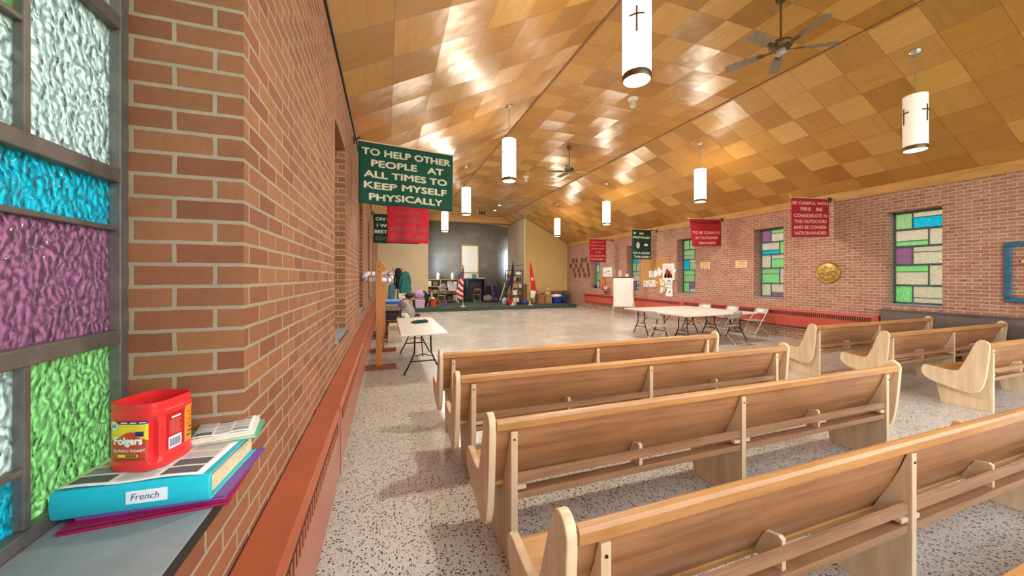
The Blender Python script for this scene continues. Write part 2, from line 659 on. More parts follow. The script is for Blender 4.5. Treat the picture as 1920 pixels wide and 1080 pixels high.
def glass_mat(name, hexc, power=1.0):
    """cast cathedral glass: lets tinted daylight through, hammered surface"""
    c = lin(hexc)
    t = NT(name)
    v = t.coords()
    vo = t.n('ShaderNodeTexVoronoi', feature='SMOOTH_F1')
    vo.inputs['Scale'].default_value = 42.0
    vo.inputs['Smoothness'].default_value = .35
    mp = t.n('ShaderNodeMapping')
    mp.inputs['Scale'].default_value = (1, 1.5, 1.0)
    nz0 = t.noise(v, 14.0, 2)
    wv = t.n('ShaderNodeVectorMath', operation='MULTIPLY_ADD')
    t.l(nz0.outputs['Color'], wv.inputs[0])
    wv.inputs[1].default_value = (.05, .05, .05)
    t.l(v, wv.inputs[2])
    t.l(wv.outputs[0], mp.inputs[0])
    t.l(mp.outputs[0], vo.inputs['Vector'])
    nz = t.noise(mp.outputs[0], 26.0, 2)
    h = t.math('ADD', vo.outputs['Distance'], t.math('MULTIPLY', nz.outputs[0], .6))
    nb = t.bump(h, .75, .015)
    rf = t.n('ShaderNodeBsdfRefraction')
    rf.inputs['Color'].default_value = (*c, 1)
    rf.inputs['Roughness'].default_value = .25
    rf.inputs['IOR'].default_value = 1.22
    t.l(nb, rf.inputs['Normal'])
    tl = t.n('ShaderNodeBsdfTranslucent')
    tl.inputs['Color'].default_value = (*c, 1)
    t.l(nb, tl.inputs['Normal'])
    mx = t.n('ShaderNodeMixShader')
    mx.inputs[0].default_value = .7
    t.l(rf.outputs[0], mx.inputs[1])
    t.l(tl.outputs[0], mx.inputs[2])
    gl = t.n('ShaderNodeBsdfGlossy')
    gl.inputs['Roughness'].default_value = .12
    t.l(nb, gl.inputs['Normal'])
    fr = t.n('ShaderNodeFresnel')
    fr.inputs['IOR'].default_value = 1.45
    t.l(nb, fr.inputs['Normal'])
    m2 = t.n('ShaderNodeMixShader')
    t.l(fr.outputs[0], m2.inputs[0])
    t.l(mx.outputs[0], m2.inputs[1])
    t.l(gl.outputs[0], m2.inputs[2])
    t.l(m2.outputs[0], t.out.inputs[0])
    return t.m


GL = {'c': glass_mat('glass_clear', '#cdd8d5'), 'g': glass_mat('glass_green', '#a8cfa0'), 'b': glass_mat('glass_blue', '#3cbfce'),
      'p': glass_mat('glass_purple', '#b08ca2'), 'w': glass_mat('glass_pale', '#d2c8b8'), 'l': glass_mat('glass_moss', '#b4c6a2')}
GKEY = list(GL)

# ------------------------------------------------------------------ the room
XL, XR = -.435, 10.4
YB, YF = -1.6, 19.4          # open back end behind the photographer's end bay, far wall
EAVE, TOP = 3.69, 5.45
XA, XB = 3.02, 6.93          # ceiling folds
YA = 24.4

fl = MB().box(XL - .4, XR + .4, YB, YA, -.1, 0).build('floor', M['floor'])
struct(fl)
gr = MB().box(-40, 50, -40, 60, -.45, -.35).build('ground', M['greenery'])
struct(gr)

NEAR_L = [.522 + 3.0 * k for k in range(6)]
NEAR_R = [.835 + 3.0 * k for k in range(6)]
WW, Z0, Z1 = .85, 1.065, 3.07


def wall_with_windows(name, x0, x1, nears, mat, ya, yb):
    b = MB()
    b.box(x0, x1, ya, yb, -.1, Z0 - .015)
    b.box(x0, x1, ya, yb, Z1, EAVE + .06)
    y = ya
    for n in nears:
        b.box(x0, x1, y, n, Z0 - .015, Z1)
        y = n + WW
    b.box(x0, x1, y, yb, Z0 - .015, Z1)
    o = b.build(name, mat)
    return struct(o)


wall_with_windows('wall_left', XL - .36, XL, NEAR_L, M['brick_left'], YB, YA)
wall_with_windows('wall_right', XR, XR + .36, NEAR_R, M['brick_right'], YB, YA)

# ceiling: three folds, panel UV along the slope
bm = MB()
slope = math.hypot(XA - XL, TOP - EAVE)
prof = [(XL - .05, EAVE - .025, -.06), (XA, TOP, slope), (XB, TOP, slope + XB - XA), (XR + .05, EAVE - .025, 2 * slope + XB - XA + .06)]
uvl = bm.bm.loops.layers.uv.new('panel')
for (xa, za, ua), (xb, zb, ub) in zip(prof, prof[1:]):
    lo = [bm.bm.verts.new(p) for p in ((xa, YB, za), (xb, YB, zb), (xb, YA, zb), (xa, YA, za))]
    hi = [bm.bm.verts.new((p.co.x, p.co.y, p.co.z + .12)) for p in lo]
    f = bm.bm.faces.new(lo)
    for l, uv in zip(f.loops, ((ua, YB), (ub, YB), (ub, YA), (ua, YA))):
        l[uvl].uv = uv
    bm.bm.faces.new(hi)
    for i in range(4):
        j = (i + 1) % 4
        bm.bm.faces.new((lo[i], lo[j], hi[j], hi[i]))
struct(bm.build('ceiling', M['ceiling'], fix=True))
struct(MB().box(XR - .035, XR, YB, YF, 3.5, 3.7).build('trim_1', M['trim']))
struct(MB().box(XL, XL + .02, YB, YF, 3.66, 3.70).build('eave_gap_shade', M['black']))  # black strip in place of the dark, shaded gap along the left eave
# fold battens
struct(MB().box(XA - .018, XA + .018, YB, YF, TOP - .02, TOP + .02).build('trim_3', M['brown_wood']))
struct(MB().box(XB - .015, XB + .015, YB, YF, TOP - .016, TOP + .02).build('trim_4', M['brown_wood']))


# windows -----------------------------------------------------------
def window(idx, side, near, sections, bars=None):
    """five sections, alternately third|two-thirds; sections run bottom to top as (third, [stack from bottom with split heights])"""
    if side == 'L':
        xi, s = XL - .285, -1.0      # inner face of the frame, outward direction
        nm = 'window_%d' % idx
    else:
        xi, s = XR + .285, 1.0
        nm = 'window_%d' % idx
    far = near + WW
    root = bpy.data.objects.new(nm, None)
    COL.objects.link(root)
    root.location = (xi, near, 0)
    struct(root)
    bars = bars or [Z0 + .015, 1.475, 1.92, 2.32, 2.69, Z1]
    fr = MB()
    X0, X1 = (0, .05) if s > 0 else (-.05, 0)

    def fb(y0, y1, z0, z1, d=0.0):
        fr.box(X0 + d, X1 - d, y0 - near, y1 - near, z0, z1)
    w = .034
    fb(near, near + w, Z0, Z1)
    fb(far - w, far, Z0, Z1)
    fb(near, far, Z0, Z0 + .045)
    fb(near, far, Z1 - w, Z1)
    for z in bars[1:-1]:
        fb(near + w, far - w, z - .02, z + .02)
    pn = MB()

    def pane(y0, y1, z0, z1, k):
        px = .025 * s
        pn.box(min(px, px + .006 * s), max(px, px + .006 * s), y0 - near, y1 - near, z0, z1, GKEY.index(k))
    a, b = near + w, far - w
    third = (b - a) * .345
    for i, (th, stack) in enumerate(sections):
        z0 = bars[i] + (.03 if i == 0 else .02)
        z1 = bars[i + 1] - (.034 if i == 4 else .02)
        if i % 2 == 0:       # third at the far end
            m = b - third
            pane(m + .009, b, z0, z1, th)
            lo, hi = a, m - .009
        else:
            m = a + third
            pane(a, m - .009, z0, z1, th)
            lo, hi = m + .009, b
        fb(m - .009, m + .009, z0, z1, .008)
        zz = z0
        for j, (k, frac) in enumerate(stack):
            ze = z0 + (z1 - z0) * frac
            if j < len(stack) - 1:
                pane(lo, hi, zz, ze - .007, k)
                fb(lo, hi, ze - .007, ze + .007, .008)
                zz = ze + .007
            else:
                pane(lo, hi, zz, z1, k)
    fr.build('frame', M['frame_metal'] if side == 'L' else M['frame_blue'], root, bevel=.003)
    pn.build('panes', [GL[k] for k in GKEY], root)
    sl = MB()
    if side == 'L':
        sl.box(.0, .315, .0, WW, Z0 - .015, Z0 + .015)
    else:
        sl.box(-.30, .0, .0, WW, Z0 - .015, Z0 + .015)
    se = sl.build('sill', M['sill'], root, bevel=.004)
    if side == 'L':
        MB().box(.3152, .317, .0, WW, Z0 - .014, Z0 + .0145).build('sill_edge', M['black'], se)
    return root


W1 = [('g', [('b', .36), ('c', 1)]), ('c', [('p', .69), ('b', 1)]), ('c', [('c', .6), ('g', 1)]), ('g', [('c', .5), ('c', 1)]), ('c', [('b', .5), ('c', 1)])]
W2 = [('w', [('p', .3), ('w', 1)]), ('w', [('g', .65), ('l', 1)]), ('w', [('g', .7), ('w', 1)]), ('g', [('b', .35), ('w', 1)]), ('p', [('w', .7), ('g', 1)])]
W3 = [('g', [('w', .3), ('w', 1)]), ('w', [('w', .68), ('g', 1)]), ('p', [('w', .7), ('w', 1)]), ('w', [('g', .3), ('w', 1)]), ('l', [('b', .68), ('w', 1)])]
W4 = [('g', [('w', .35), ('p', 1)]), ('l', [('l', .6), ('g', 1)]), ('b', [('l', .72), ('w', 1)]), ('l', [('l', .4), ('l', 1)]), ('l', [('l', .5), ('g', 1)])]
W5 = [('p', [('w', .5), ('w', 1)]), ('w', [('w', .6), ('l', 1)]), ('l', [('w', .6), ('l', 1)]), ('l', [('b', .4), ('g', 1)]), ('c', [('w', .5), ('w', 1)])]
BARS1 = [Z0 + .015, 1.48, 1.94, 2.38, 2.74, Z1]
lw = [W1, W2, W3, W4, W5, W2]
rw = [W2, W3, W2, W4, W5, W2]
for i, n in enumerate(NEAR_L):
    window(i + 1, 'L', n, lw[i], BARS1)
for i, n in enumerate(NEAR_R):
    window(i + 7, 'R', n, rw[i])

# far end: two painted walls, opening with a slate screen behind
def gable(name, x0, x1, mat):
    k = (TOP - EAVE) / (XA - XL)
    def roof(x):
        return min(TOP, EAVE + k * (x - XL), EAVE + k * (XR - x))
    xs = [x0] + [x for x in (XA, XB) if x0 < x < x1] + [x1]
    b = MB()
    b.prism([(x0, 0), (x1, 0)] + [(x, roof(x) + .03) for x in xs[::-1]], YF, YF + .12, 'y')
    return struct(b.build(name, mat))


gable('wall_far_left', XL, 2.06, M['tan_left'])
gable('wall_far_right', 7.66, XR, M['tan_right'])
struct(MB().box(7.62, 7.74, YF + .12, 22.5, 0, 5.2).build('wall_return', M['return']))
struct(MB().box(7.60, 7.66, YF - .01, YF + .13, 0, 5.1).build('trim_5', M['tan_left']))
struct(MB().box(7.612, 7.62, YF + .12, 22.5, 2.36, 2.40).build('trim_6', M['brown_wood']))
struct(MB().box(XL, XR, 24.3, 24.4, 0, 5.6).build('wall_far_end', M['black']))
struct(MB().box(2.06, 2.09, YF - .005, YF + .13, 0, 5.0).build('trim_7', M['tan_left']))
struct(MB().box(1.9, 2.06, YF + .12, 22.9, 0, 5.2).build('wall_apse_left', M['tan_left']))
sl = MB()
uvl = sl.bm.loops.layers.uv.new('panel')
pts = [(2.06, 22.0), (3.4, 22.0), (4.6, 22.0)] + [(4.6 + 3.4 * math.sin(a), 22.0 + 1.5 * (1 - math.cos(a))) for a in [R(6 * k) for k in range(1, 15)]]
acc = 0
prev = None
for p in pts:
    if prev:
        L = math.dist(p, prev)
        vs = [sl.bm.verts.new(q) for q in ((*prev, 0), (*p, 0), (*p, 5.06), (*prev, 5.06))]
        f = sl.bm.faces.new(vs)
        for l, q in zip(f.loops, ((acc, 0), (acc + L, 0), (acc + L, 5.06), (acc, 5.06))):
            l[uvl].uv = q
        acc += L
    prev = p
bmesh.ops.remove_doubles(sl.bm, verts=sl.bm.verts[:], dist=.001)
struct(sl.build('wall_slate', M['slate'], smooth=True, solid=.05))
struct(MB().box(2.06, 7.62, 21.5, 24.2, 5.06, 5.46).build('trim_8', M['trim']))
struct(MB().box(XL, 9.85, 17.28, 23.2, 0, .18).build('stage_floor', M['carpet'], bevel=.02))

# ------------------------------------------------------------------ convectors on both long walls
def convector(side, y0, y1, label, mat=None):
    s = 1 if side == 'L' else -1
    x = XL if side == 'L' else XR
    t_ = thing('convector_cover', label, 'radiator cover', (x + .005 * s, y0, 0), 0, 'wall hung convector covers')
    L = y1 - y0
    d = .14 * s
    mat = mat or M['conv']
    b = MB()
    pr = [(0, .35), (d, .35), (d, .76), (d * .93, .79), (0, .79)]
    b.prism([(p[0], p[1]) for p in pr], .004, L - .004, 'y')
    b.build('casing', mat, t_, bevel=.004)
    b = MB()
    b.box(min(0, d * 1.03), max(0, d * 1.03), .0, .03, .345, .795)
    b.build('joint_cover', mat, t_, bevel=.003)
    b = MB()
    g0 = .67 if side == 'L' else .635
    b.box(min(d * 1.0, d * 1.02), max(d * 1.0, d * 1.02), .12, L - .12, g0, .738)
    n = int((L - .3) / .045)
    g = b.build('grille', M['grille'], t_)
    b = MB()
    for k in range(n):
        yy = .15 + k * .045
        b.box(min(d * 1.0, d * 1.045), max(d * 1.0, d * 1.045), yy, yy + .012, g0, .738)
    b.build('fins', mat, g)
    return t_


ys = [.2, 2.6, 5.2, 8.2, 11.4, 14.4, 17.2]
for i, (a, b) in enumerate(zip(ys, ys[1:])):
    convector('L', a, b, ['rust red convector cover under the window sill in the foreground', 'rust red convector cover along the aisle, second from the camera', 'rust red convector cover below the wall beside the first wooden post', 'rust red convector cover behind the wooden posts', 'rust red convector cover behind the clutter by the left wall', 'rust red convector cover on the left wall beside the stage'][i])
ys = [4.75, 7.25, 10.3, 13.4, 17.2]
for i, (a, b) in enumerate(zip(ys, ys[1:])):
    convector('R', a, b, ['coral red convector cover with dark grille behind the right hand pews', 'red convector cover on the brick wall behind the folding tables', 'red convector cover behind the easel on the right wall', 'red convector cover at the stage end of the right wall'][i], mat=M['conv_r'])
t_ = thing('wall_panel', 'long dark grey wooden panel along the brick wall behind the right pews', 'panel', (XR, -.5, 0))
MB().box(-.12, -.004, 0, 5.22, .12, .93).build('panel_board', M['dark_panel'], t_, bevel=.004)
MB().box(-.135, -.004, -.01, 5.24, .93, .955).build('cap_rail', M['dark_panel'], t_, bevel=.003)

# ------------------------------------------------------------------ pews
def smooth_poly(keys, n=5):
    """Catmull-Rom through a closed list of points"""
    out = []
    m = len(keys)
    for i in range(m):
        p0, p1, p2, p3 = (Vector(keys[(i + k - 1) % m]) for k in range(4))
        for j in range(n):
            u = j / n
            q = .5 * ((2 * p1) + (-p0 + p2) * u + (2 * p0 - 5 * p1 + 4 * p2 - p3) * u * u + (-p0 + 3 * p1 - 3 * p2 + p3) * u ** 3)
            out.append((q.x, q.y))
    return out


PLATE = smooth_poly([(-.005, .76), (.0, .85), (.05, .885), (.10, .85), (.155, .70), (.215, .535), (.26, .468), (.37, .461), (.50, .478), (.558, .472), (.575, .40), (.55, .335), (.47, .28), (.25, .222), (.13, .212), (.06, .28), (.022, .44)], 4)


def make_pew(label, length, sup, group):
    """local x along the pew, y forward, origin at the left rear foot line"""
    root = thing('pew', label, 'pew', (0, 0, 0), 0, group)
    for x in (0, length - .042):
        MB().prism(PLATE, x, x + .042, 'x').build('end_panel', M['pew_end'], root, bevel=.006)
    a, b = .042, length - .042
    # rail
    MB().prism([(-.012, .798), (-.014, .838), (-.006, .853), (.012, .858), (.03, .85), (.038, .832), (.04, .80), (.03, .785)], a, b, 'x').build('top_rail', M['pew_rail'], root, bevel=.003)
    # back panel, gently curved
    bk = [(.018, .80), (.045, .70), (.08, .60), (.115, .52), (.155, .44), (.165, .40)]
    MB().prism(bk + [(y + .02, z) for y, z in bk[::-1]], a, b, 'x').build('back_panel', M['pew_panel'], root)
    # seat
    MB().prism([(.15, .405), (.15, .43), (.33, .432), (.52, .452), (.545, .445), (.548, .425), (.53, .415), (.34, .405)], a, b, 'x').build('seat', M['pew_seat'], root, bevel=.004)
    prof = [(.0, .0), (.0, .778), (.018, .778), (.045, .69), (.08, .60), (.115, .52), (.155, .43), (.165, .402), (.49, .402), (.488, .30), (.43, .0)]
    for x in sup:
        s = MB().prism(prof, x - .02, x + .02, 'x').build('support', M['pew_end'], root, bevel=.003)
        MB().cyl((x, -.001, .735), (x, -.004, .735), .006, n=8).build('screw', M['iron'], s)
    # book rack: two slats per bay and a divider block
    for x0, x1 in zip(sup, sup[1:]):
        MB().prism([(.012, .478), (.012, .525), (.03, .53), (.034, .482)], x0 + .021, x1 - .021, 'x').build('rack_slat', M['pew_rack'], root, bevel=.002)
        MB().prism([(.012, .385), (.012, .425), (.11, .405), (.11, .39)], x0 + .021, x1 - .021, 'x').build('rack_shelf', M['pew_rack'], root, bevel=.002)
        m = (x0 + x1) / 2
        MB().prism([(.03, .42), (.03, .55), (.045, .56), (.10, .545), (.12, .505), (.15, .43), (.11, .40)], m - .012, m + .012, 'x').build('rack_divider', M['pew_end'], root)
        for x in (x0 + .05, x1 - .05):
            MB().box(x - .028, x + .028, .012, .07, .438, .462).build('rack_peg', M['pew_end'], root, bevel=.004)
    return root


LX = .53
pewL = make_pew('oak pew of the left block nearest the camera, rail running across the lower right', 3.9, [.15, 1.93, 3.7], 'pews left of the aisle')
pewL.location = (LX, 1.0, 0)
for y, x, lab in ((.158, LX, 'oak pew behind the nearest rail, only its seat edge shows at bottom right'),
                  (1.89, LX, 'oak pew second nearest in the left block, whole book rack showing'),
                  (2.84, LX - .01, 'oak pew second from the front of the left block'),
                  (3.77, LX - .01, 'oak pew at the front of the left block, next to the open floor')):
    dup(pewL, (x, y, 0), 0, lab)
pewR = make_pew('oak pew nearest in the right block, curved end panel facing the aisle', 3.5, [.13, 1.78, 3.36], 'pews right of the aisle')
pewR.location = (6.83, 2.14, 0)
dup(pewR, (6.72, 3.0, 0), 0, 'oak pew in the middle row of the right block')
dup(pewR, (6.62, 3.86, 0), 0, 'oak pew at the front of the right block, before the red convector cover')


# ------------------------------------------------------------------ pendant lamps, fans, detectors
shade_on = emit('shade_lit', '#fff1da', LAMP_GLOW)
shade_dim = emit('shade_dim', '#f4ead8', .12)
baffle_on = emit('baffle_lit', '#ffedc8', 5.0)
CEIL_K = (TOP - EAVE) / (XA - XL)


def ceil_z(x):
    return min(TOP, EAVE + CEIL_K * (x - XL), EAVE + CEIL_K * (XR - x))


def pendant(x, y, label, rot=0.0, on=True):
    zc = ceil_z(x)
    zb, zt = 3.59, 4.42
    t_ = thing('pendant_lamp', label, 'ceiling lamp', (x, y, zb), 0, 'cylinder pendant lamps with crosses')
    face = math.atan2(-y, -x) + rot
    d = zc - zb
    tilt = math.atan(CEIL_K) * (1 if x > 5 else -1)
    c = MB().lathe([(.02, -.05), (.06, -.03), (.075, -.01), (.075, .01)], (0, 0, 0), 16)
    bmesh.ops.transform(c.bm, matrix=Matrix.Translation((0, 0, d - .012)) @ Matrix.Rotation(tilt, 4, 'Y'), verts=c.bm.verts[:])
    c.build('ceiling_canopy', M['chrome'], t_, smooth=True)
    MB().cyl((0, 0, zt - zb), (0, 0, d - .03), .008, n=8).build('rod', M['chrome'], t_)
    sh = MB()
    sh.lathe([(.135, .05), (.135, zt - zb)], n=28, cap=False)
    sh.lathe([(.127, zt - zb), (.127, .05)], n=28, cap=False)
    sh.build('shade', shade_on if on else shade_dim, t_, smooth=True)
    MB().lathe([(.0001, zt - zb - .012), (.13, zt - zb - .012), (.13, zt - zb - .004), (.02, zt - zb + .01), (.0001, zt - zb + .01)], n=28, cap=False).build('top_cap', M['white_paint'], t_, smooth=True)
    rg = MB()
    rg.lathe([(.137, .0), (.14, .01), (.14, .052), (.137, .06), (.13, .06), (.128, .0), (.137, .0)], n=28, cap=False)
    rg.build('bottom_ring', M['bronze'], t_, smooth=True)
    bf = MB()
    for r0, r1, z in ((.126, .098, .03), (.092, .064, .045), (.058, .02, .06)):
        bf.lathe([(r0, z - .03), (r1, z), (r1 + .004, z + .004), (r0, z - .022), (r0, z - .03)], n=24, cap=False)
    bf.build('baffle', baffle_on, t_, smooth=True)
    if on:
        MB().lathe([(.0001, .02), (.022, .03), (.03, .07), (.02, .12), (.0001, .13)], n=12, cap=False).build('bulb', baffle_on, t_, smooth=True)
        ld = bpy.data.lights.new('lamp_light', 'AREA')
        ld.shape = 'DISK'
        ld.size = .23
        ld.energy = 40
        ld.color = (1.0, .92, .80)
        lo = bpy.data.objects.new('lamp_light', ld)
        lo.location = (0, 0, -.004)
        lo.parent = t_
        COL.objects.link(lo)
    for k in range(3):
        a = face + k * 2 * PI / 3
        cr = MB()
        def P(s, z, r):
            return (r * math.cos(a + s / .137), r * math.sin(a + s / .137), z)
        for s0, s1, z0, z1, n in ((-.011, .011, .40, .65, 2), (-.075, .075, .56, .582, 10)):
            for r_ in (.1375, .1405):
                cr.grid(lambda u, v, r_=r_: P(s0 + (s1 - s0) * u, z0 + (z1 - z0) * v, r_), n, 1)
            for zz in (z0, z1):
                cr.grid(lambda u, v, zz=zz: P(s0 + (s1 - s0) * u, zz, .1375 + .003 * v), n, 1)
        cr.build('cross', M['bronze'], t_)
    return t_


pendant(2.33, 2.91, 'white cylinder pendant lamp with cross, large at top centre', 0)
pendant(2.33, 6.80, 'lit cylinder pendant lamp of the left row, second from the camera', R(60))
pendant(2.33, 10.9, 'lit cylinder pendant lamp of the left row, third from the camera', R(-22))
pendant(2.33, 15.2, 'lit cylinder pendant lamp just right of the green banner, farthest of the left row', R(25))
pendant(7.62, 3.09, 'dim white pendant lamp at upper right, brightest only at its bottom rim', R(60), on=False)
pendant(7.62, 7.05, 'lit cylinder pendant lamp of the right row above the red banners', R(60))
pendant(7.62, 11.2, 'lit cylinder pendant lamp of the right row, third from the camera', R(28))
pendant(7.62, 15.2, 'lit cylinder pendant lamp before the tan stage wall, farthest of the right row', R(10))


def make_fan(label):
    t_ = thing('ceiling_fan', label, 'ceiling fan', (0, 0, 0), 0, 'five bladed ceiling fans')
    MB().lathe([(.012, .62), (.05, .63), (.065, .68), (.065, .73)], n=16).build('ceiling_canopy', M['bronze'], t_, smooth=True)
    MB().cyl((0, 0, .09), (0, 0, .66), .0125, n=10).build('downrod', M['bronze'], t_)
    MB().lathe([(.02, .12), (.06, .105), (.125, .085), (.135, .06), (.135, .03), (.115, .005), (.07, -.01), (.02, -.012)], n=24).build('motor_housing', M['bronze'], t_, smooth=True)
    MB().lathe([(.02, -.012), (.06, -.015), (.062, -.06), (.04, -.085), (.008, -.095)], n=18).build('switch_housing', M['steel'], t_, smooth=True)
    for k in range(5):
        a = 2 * PI * k / 5
        Mt = Matrix.Rotation(a, 4, 'Z') @ Matrix.Rotation(R(10), 4, 'X')
        b = MB().prism([(.20, -.045), (.24, -.058), (.60, -.07), (.655, -.06), (.665, .055), (.61, .07), (.24, .058), (.20, .045)], -.004, .004, 'z')
        bmesh.ops.transform(b.bm, matrix=Mt, verts=b.bm.verts[:])
        bl = b.build('blade', M['fan_blade'], t_, bevel=.002)
        b = MB().prism([(.09, -.02), (.15, -.012), (.21, -.035), (.27, -.02), (.28, 0), (.27, .02), (.21, .035), (.15, .012), (.09, .02)], -.012, -.005, 'z')
        bmesh.ops.transform(b.bm, matrix=Mt, verts=b.bm.verts[:])
        b.build('blade_arm', M['bronze'], bl)
    return t_


M['fan_blade'] = wood('fan_blade', '#84786c', '#574a40', 'x', .35, fine=14)
fan = make_fan('bronze ceiling fan with five blades, large at upper right')
fan.location = (5.0, 3.32, 4.72)
fan.rotation_euler = (0, 0, R(42))
f2 = dup(fan, (5.0, 9.2, 4.72), R(20), 'small far ceiling fan between the pendant lamps')


def make_detector(label):
    t_ = thing('heat_detector', label, 'detector', (0, 0, 0), 0, 'white ceiling detectors')
    MB().lathe([(.10, .0), (.105, -.02), (.085, -.05), (.06, -.055), (.06, .0)], n=24).build('base', M['white_paint'], t_, smooth=True)
    MB().lathe([(.055, -.05), (.062, -.08), (.062, -.15), (.05, -.185), (.02, -.2)], n=20).build('sensor_dome', M['white_plastic'], t_, smooth=True)
    return t_


d1 = make_detector('white ceiling detector just below the big pendant lamp')
d1.location = (4.93, 6.28, TOP)
dup(d1, (4.96, 12.5, TOP), 0, 'small white ceiling detector right of the second pendant lamp')

# stage downlights
glow = emit('downlight_glow', '#fff0d0', 14.0)
dl = thing('downlight', 'tiny recessed downlight in the ceiling above the stage', 'downlight', (0, 0, 0), 0, 'recessed stage downlights')
MB().lathe([(.09, .0), (.09, -.015), (.065, -.012), (.06, .0)], n=18).build('trim_ring', M['white_paint'], dl, smooth=True)
MB().lathe([(.0001, -.004), (.06, -.004), (.06, -.001)], n=18, cap=False).build('lens', glow, dl)
ld = bpy.data.lights.new('downlight_beam', 'AREA')
ld.shape = 'DISK'
ld.size = .12
ld.energy = 10
ld.color = (1.0, .9, .76)
lo = bpy.data.objects.new('downlight_beam', ld)
lo.location = (0, 0, -.02)
lo.parent = dl
COL.objects.link(lo)
spots = [(852, 385), (912, 389), (920, 401), (968, 393), (963, 404)]
first = True
for (x, y) in ((2.48, 17.9), (3.85, 17.95), (4.4, 19.6), (5.6, 17.9), (5.8, 19.4)):
    if first:
        dl.location = (x, y, TOP if XA < x < XB else ceil_z(x))
        first = False
    else:
        dup(dl, (x, y, TOP if XA < x < XB else ceil_z(x)))
t_ = thing('spotlight_cluster', 'small cluster of stage spotlights under the far ceiling', 'spotlight', (4.95, 19.1, TOP))
MB().cyl((0, 0, 0), (0, 0, -.14), .02).cbox((0, 0, -.15), (.5, .04, .03)).build('bracket', M['bronze'], t_)
for x, a in ((-.2, .5), (0, 0), (.2, -.5)):
    MB().cyl((x, 0, -.16), (x + a * .12, -.12, -.3), .045, .07, 12).build('spot_head', M['bronze'], t_, smooth=True)

# ------------------------------------------------------------------ banners
def banner(label, x0, x1, y0, y1, ztop, hgt, color, lines, lettering, bracket, grp, wave=.02, zdrop=0.0, wallx=None, slant=0.0, rowh=None, emblem=False, dark=None):
    t_ = thing('banner', label, 'banner', (x0, y0, ztop), math.atan2(y1 - y0, x1 - x0), grp)
    W = math.hypot(x1 - x0, y1 - y0)

    def S(x, y, off=0.0):     # x along the rod, y downward (0..1)
        u = x / W
        wv = wave * y * (math.sin(u * 9 + x0) + .5 * math.sin(u * 17 + 1 + y * 3))
        return (x + slant * y * (1 - u), wv - off, -y * hgt - zdrop * (1 - u))
    b = MB()
    b.grid(lambda u, v: S(u * W, v), 30, 16)
    b.build('cloth', color, t_, smooth=True, solid=.004, angle=0)
    b = MB()
    n = len(lines)
    for i, ln in enumerate(lines):
        if not ln:
            continue
        s, a, c, yc, hh, mi = ln
        put_text(b, s, a * W, c * W, yc + hh / 2, yc - hh / 2, lambda x, y: S(x, y, .004), mi, bold=.035)
    b.build('lettering', lettering, t_, fix=False)
    for (ex, ey, ew, eh, mi) in (emblem or ()):
        e = MB()
        pts = [(ex * W + ew * math.cos(k * PI / 8), ey + eh * math.sin(k * PI / 8)) for k in range(16)]
        e.bm.faces.new([e.bm.verts.new(S(px, py, .004 + .001 * mi)) for px, py in pts])
        e.build('emblem', lettering[mi], t_, fix=False)
    b = MB()
    rx0, rx1 = -.05, W + .05
    b.cyl((rx0, .006, .004 - zdrop), (rx1, .006, .004), .011, n=8)
    b.lathe([(.0001, -.02), (.02, -.01), (.02, .01), (.0001, .02)], (rx0 if bracket == 'R' else rx1, .006, .004), 10)
    b.build('rod', M['rod'], t_)
    b = MB()
    if bracket == 'L':
        e = -(x0 - XL) / math.cos(math.atan2(y1 - y0, x1 - x0))
        b.cyl((e, .006, -.01), (.0, .006, .02), .016, n=8).cbox((e + .012, .006, 0), (.02, .05, .1)).cyl((-.02, .006, .0), (.02, .006, .05), .014, n=8)
    else:
        e = W + (XR - .035 - x1)
        b.cyl((W + .03, .006, .0), (e, .006, -.02), .016, n=8).cbox((e - .012, .006, -.02), (.02, .05, .12)).cyl((W - .02, .006, .03), (W + .07, .006, -.03), .018, n=8)
    b.build('bracket', M['black'], t_)
    return t_


M['rod'] = mk('#d8c39a', .4)
M['felt_green'] = mk('#0f4a3b', .95, var=.1, scale=4, bump=.3)
M['felt_dgreen'] = mk('#173a2c', .95, var=.1, scale=4, bump=.3)
M['felt_red'] = mk('#b52033', .95, var=.08, scale=4, bump=.3)
M['felt_red2'] = mk('#a41a28', .95, var=.08, scale=4, bump=.3)
M['let_cream'] = mk('#cdc7b2', .9)
M['let_gray'] = mk('#83535a', .9)
M['let_pink'] = mk('#e0a9a0', .9)
M['let_dark'] = mk('#3a1016', .9)
M['let_mint'] = mk('#cfe0d2', .9)

H = .115
banner('large dark green felt banner reading TO HELP OTHER PEOPLE on the left wall', -.37, .98, 5.38, 5.57, 3.555, .87, M['felt_green'],
       [('TO HELP OTHER', .03, .97, .15, H, 0), ('PEOPLE   AT', .12, .89, .33, H, 0), ('ALL TIMES TO', .05, .93, .51, H, 0), ('KEEP MYSELF', .05, .93, .69, H, 0), ('PHYSICALLY', .10, .88, .875, H, 0)],
       [M['let_cream']], 'L', 'felt banners on the left wall', wave=.03)
banner('red felt banner reading SCOUT LAW hanging behind the green one', .01, .92, 8.4, 8.4, 3.56, 1.13, M['felt_red'],
       [('COUNTRY', .2, .85, .40, .07, 0), ('AND TO', .2, .82, .56, .085, 0), ('OBEY THE', .06, .94, .73, .085, 0), ('SCOUT LAW', .08, .95, .89, .085, 0)],
       [M['let_gray']], 'L', 'felt banners on the left wall')
banner('dark green felt banner reading ON MY HONOR, mostly behind the red one', -.37, .96, 11.4, 11.4, 3.56, .88, M['felt_dgreen'],
       [('ON MY HONOR', .04, .96, .18, .12, 0), ('I WILL DO MY', .07, .95, .40, .12, 0), ('BEST TO DO MY', .02, .97, .61, .12, 0), ('DUTY TO GOD', .05, .95, .84, .12, 1)],
       [M['let_mint'], mk('#4d6a5b', .9)], 'L', 'felt banners on the left wall')
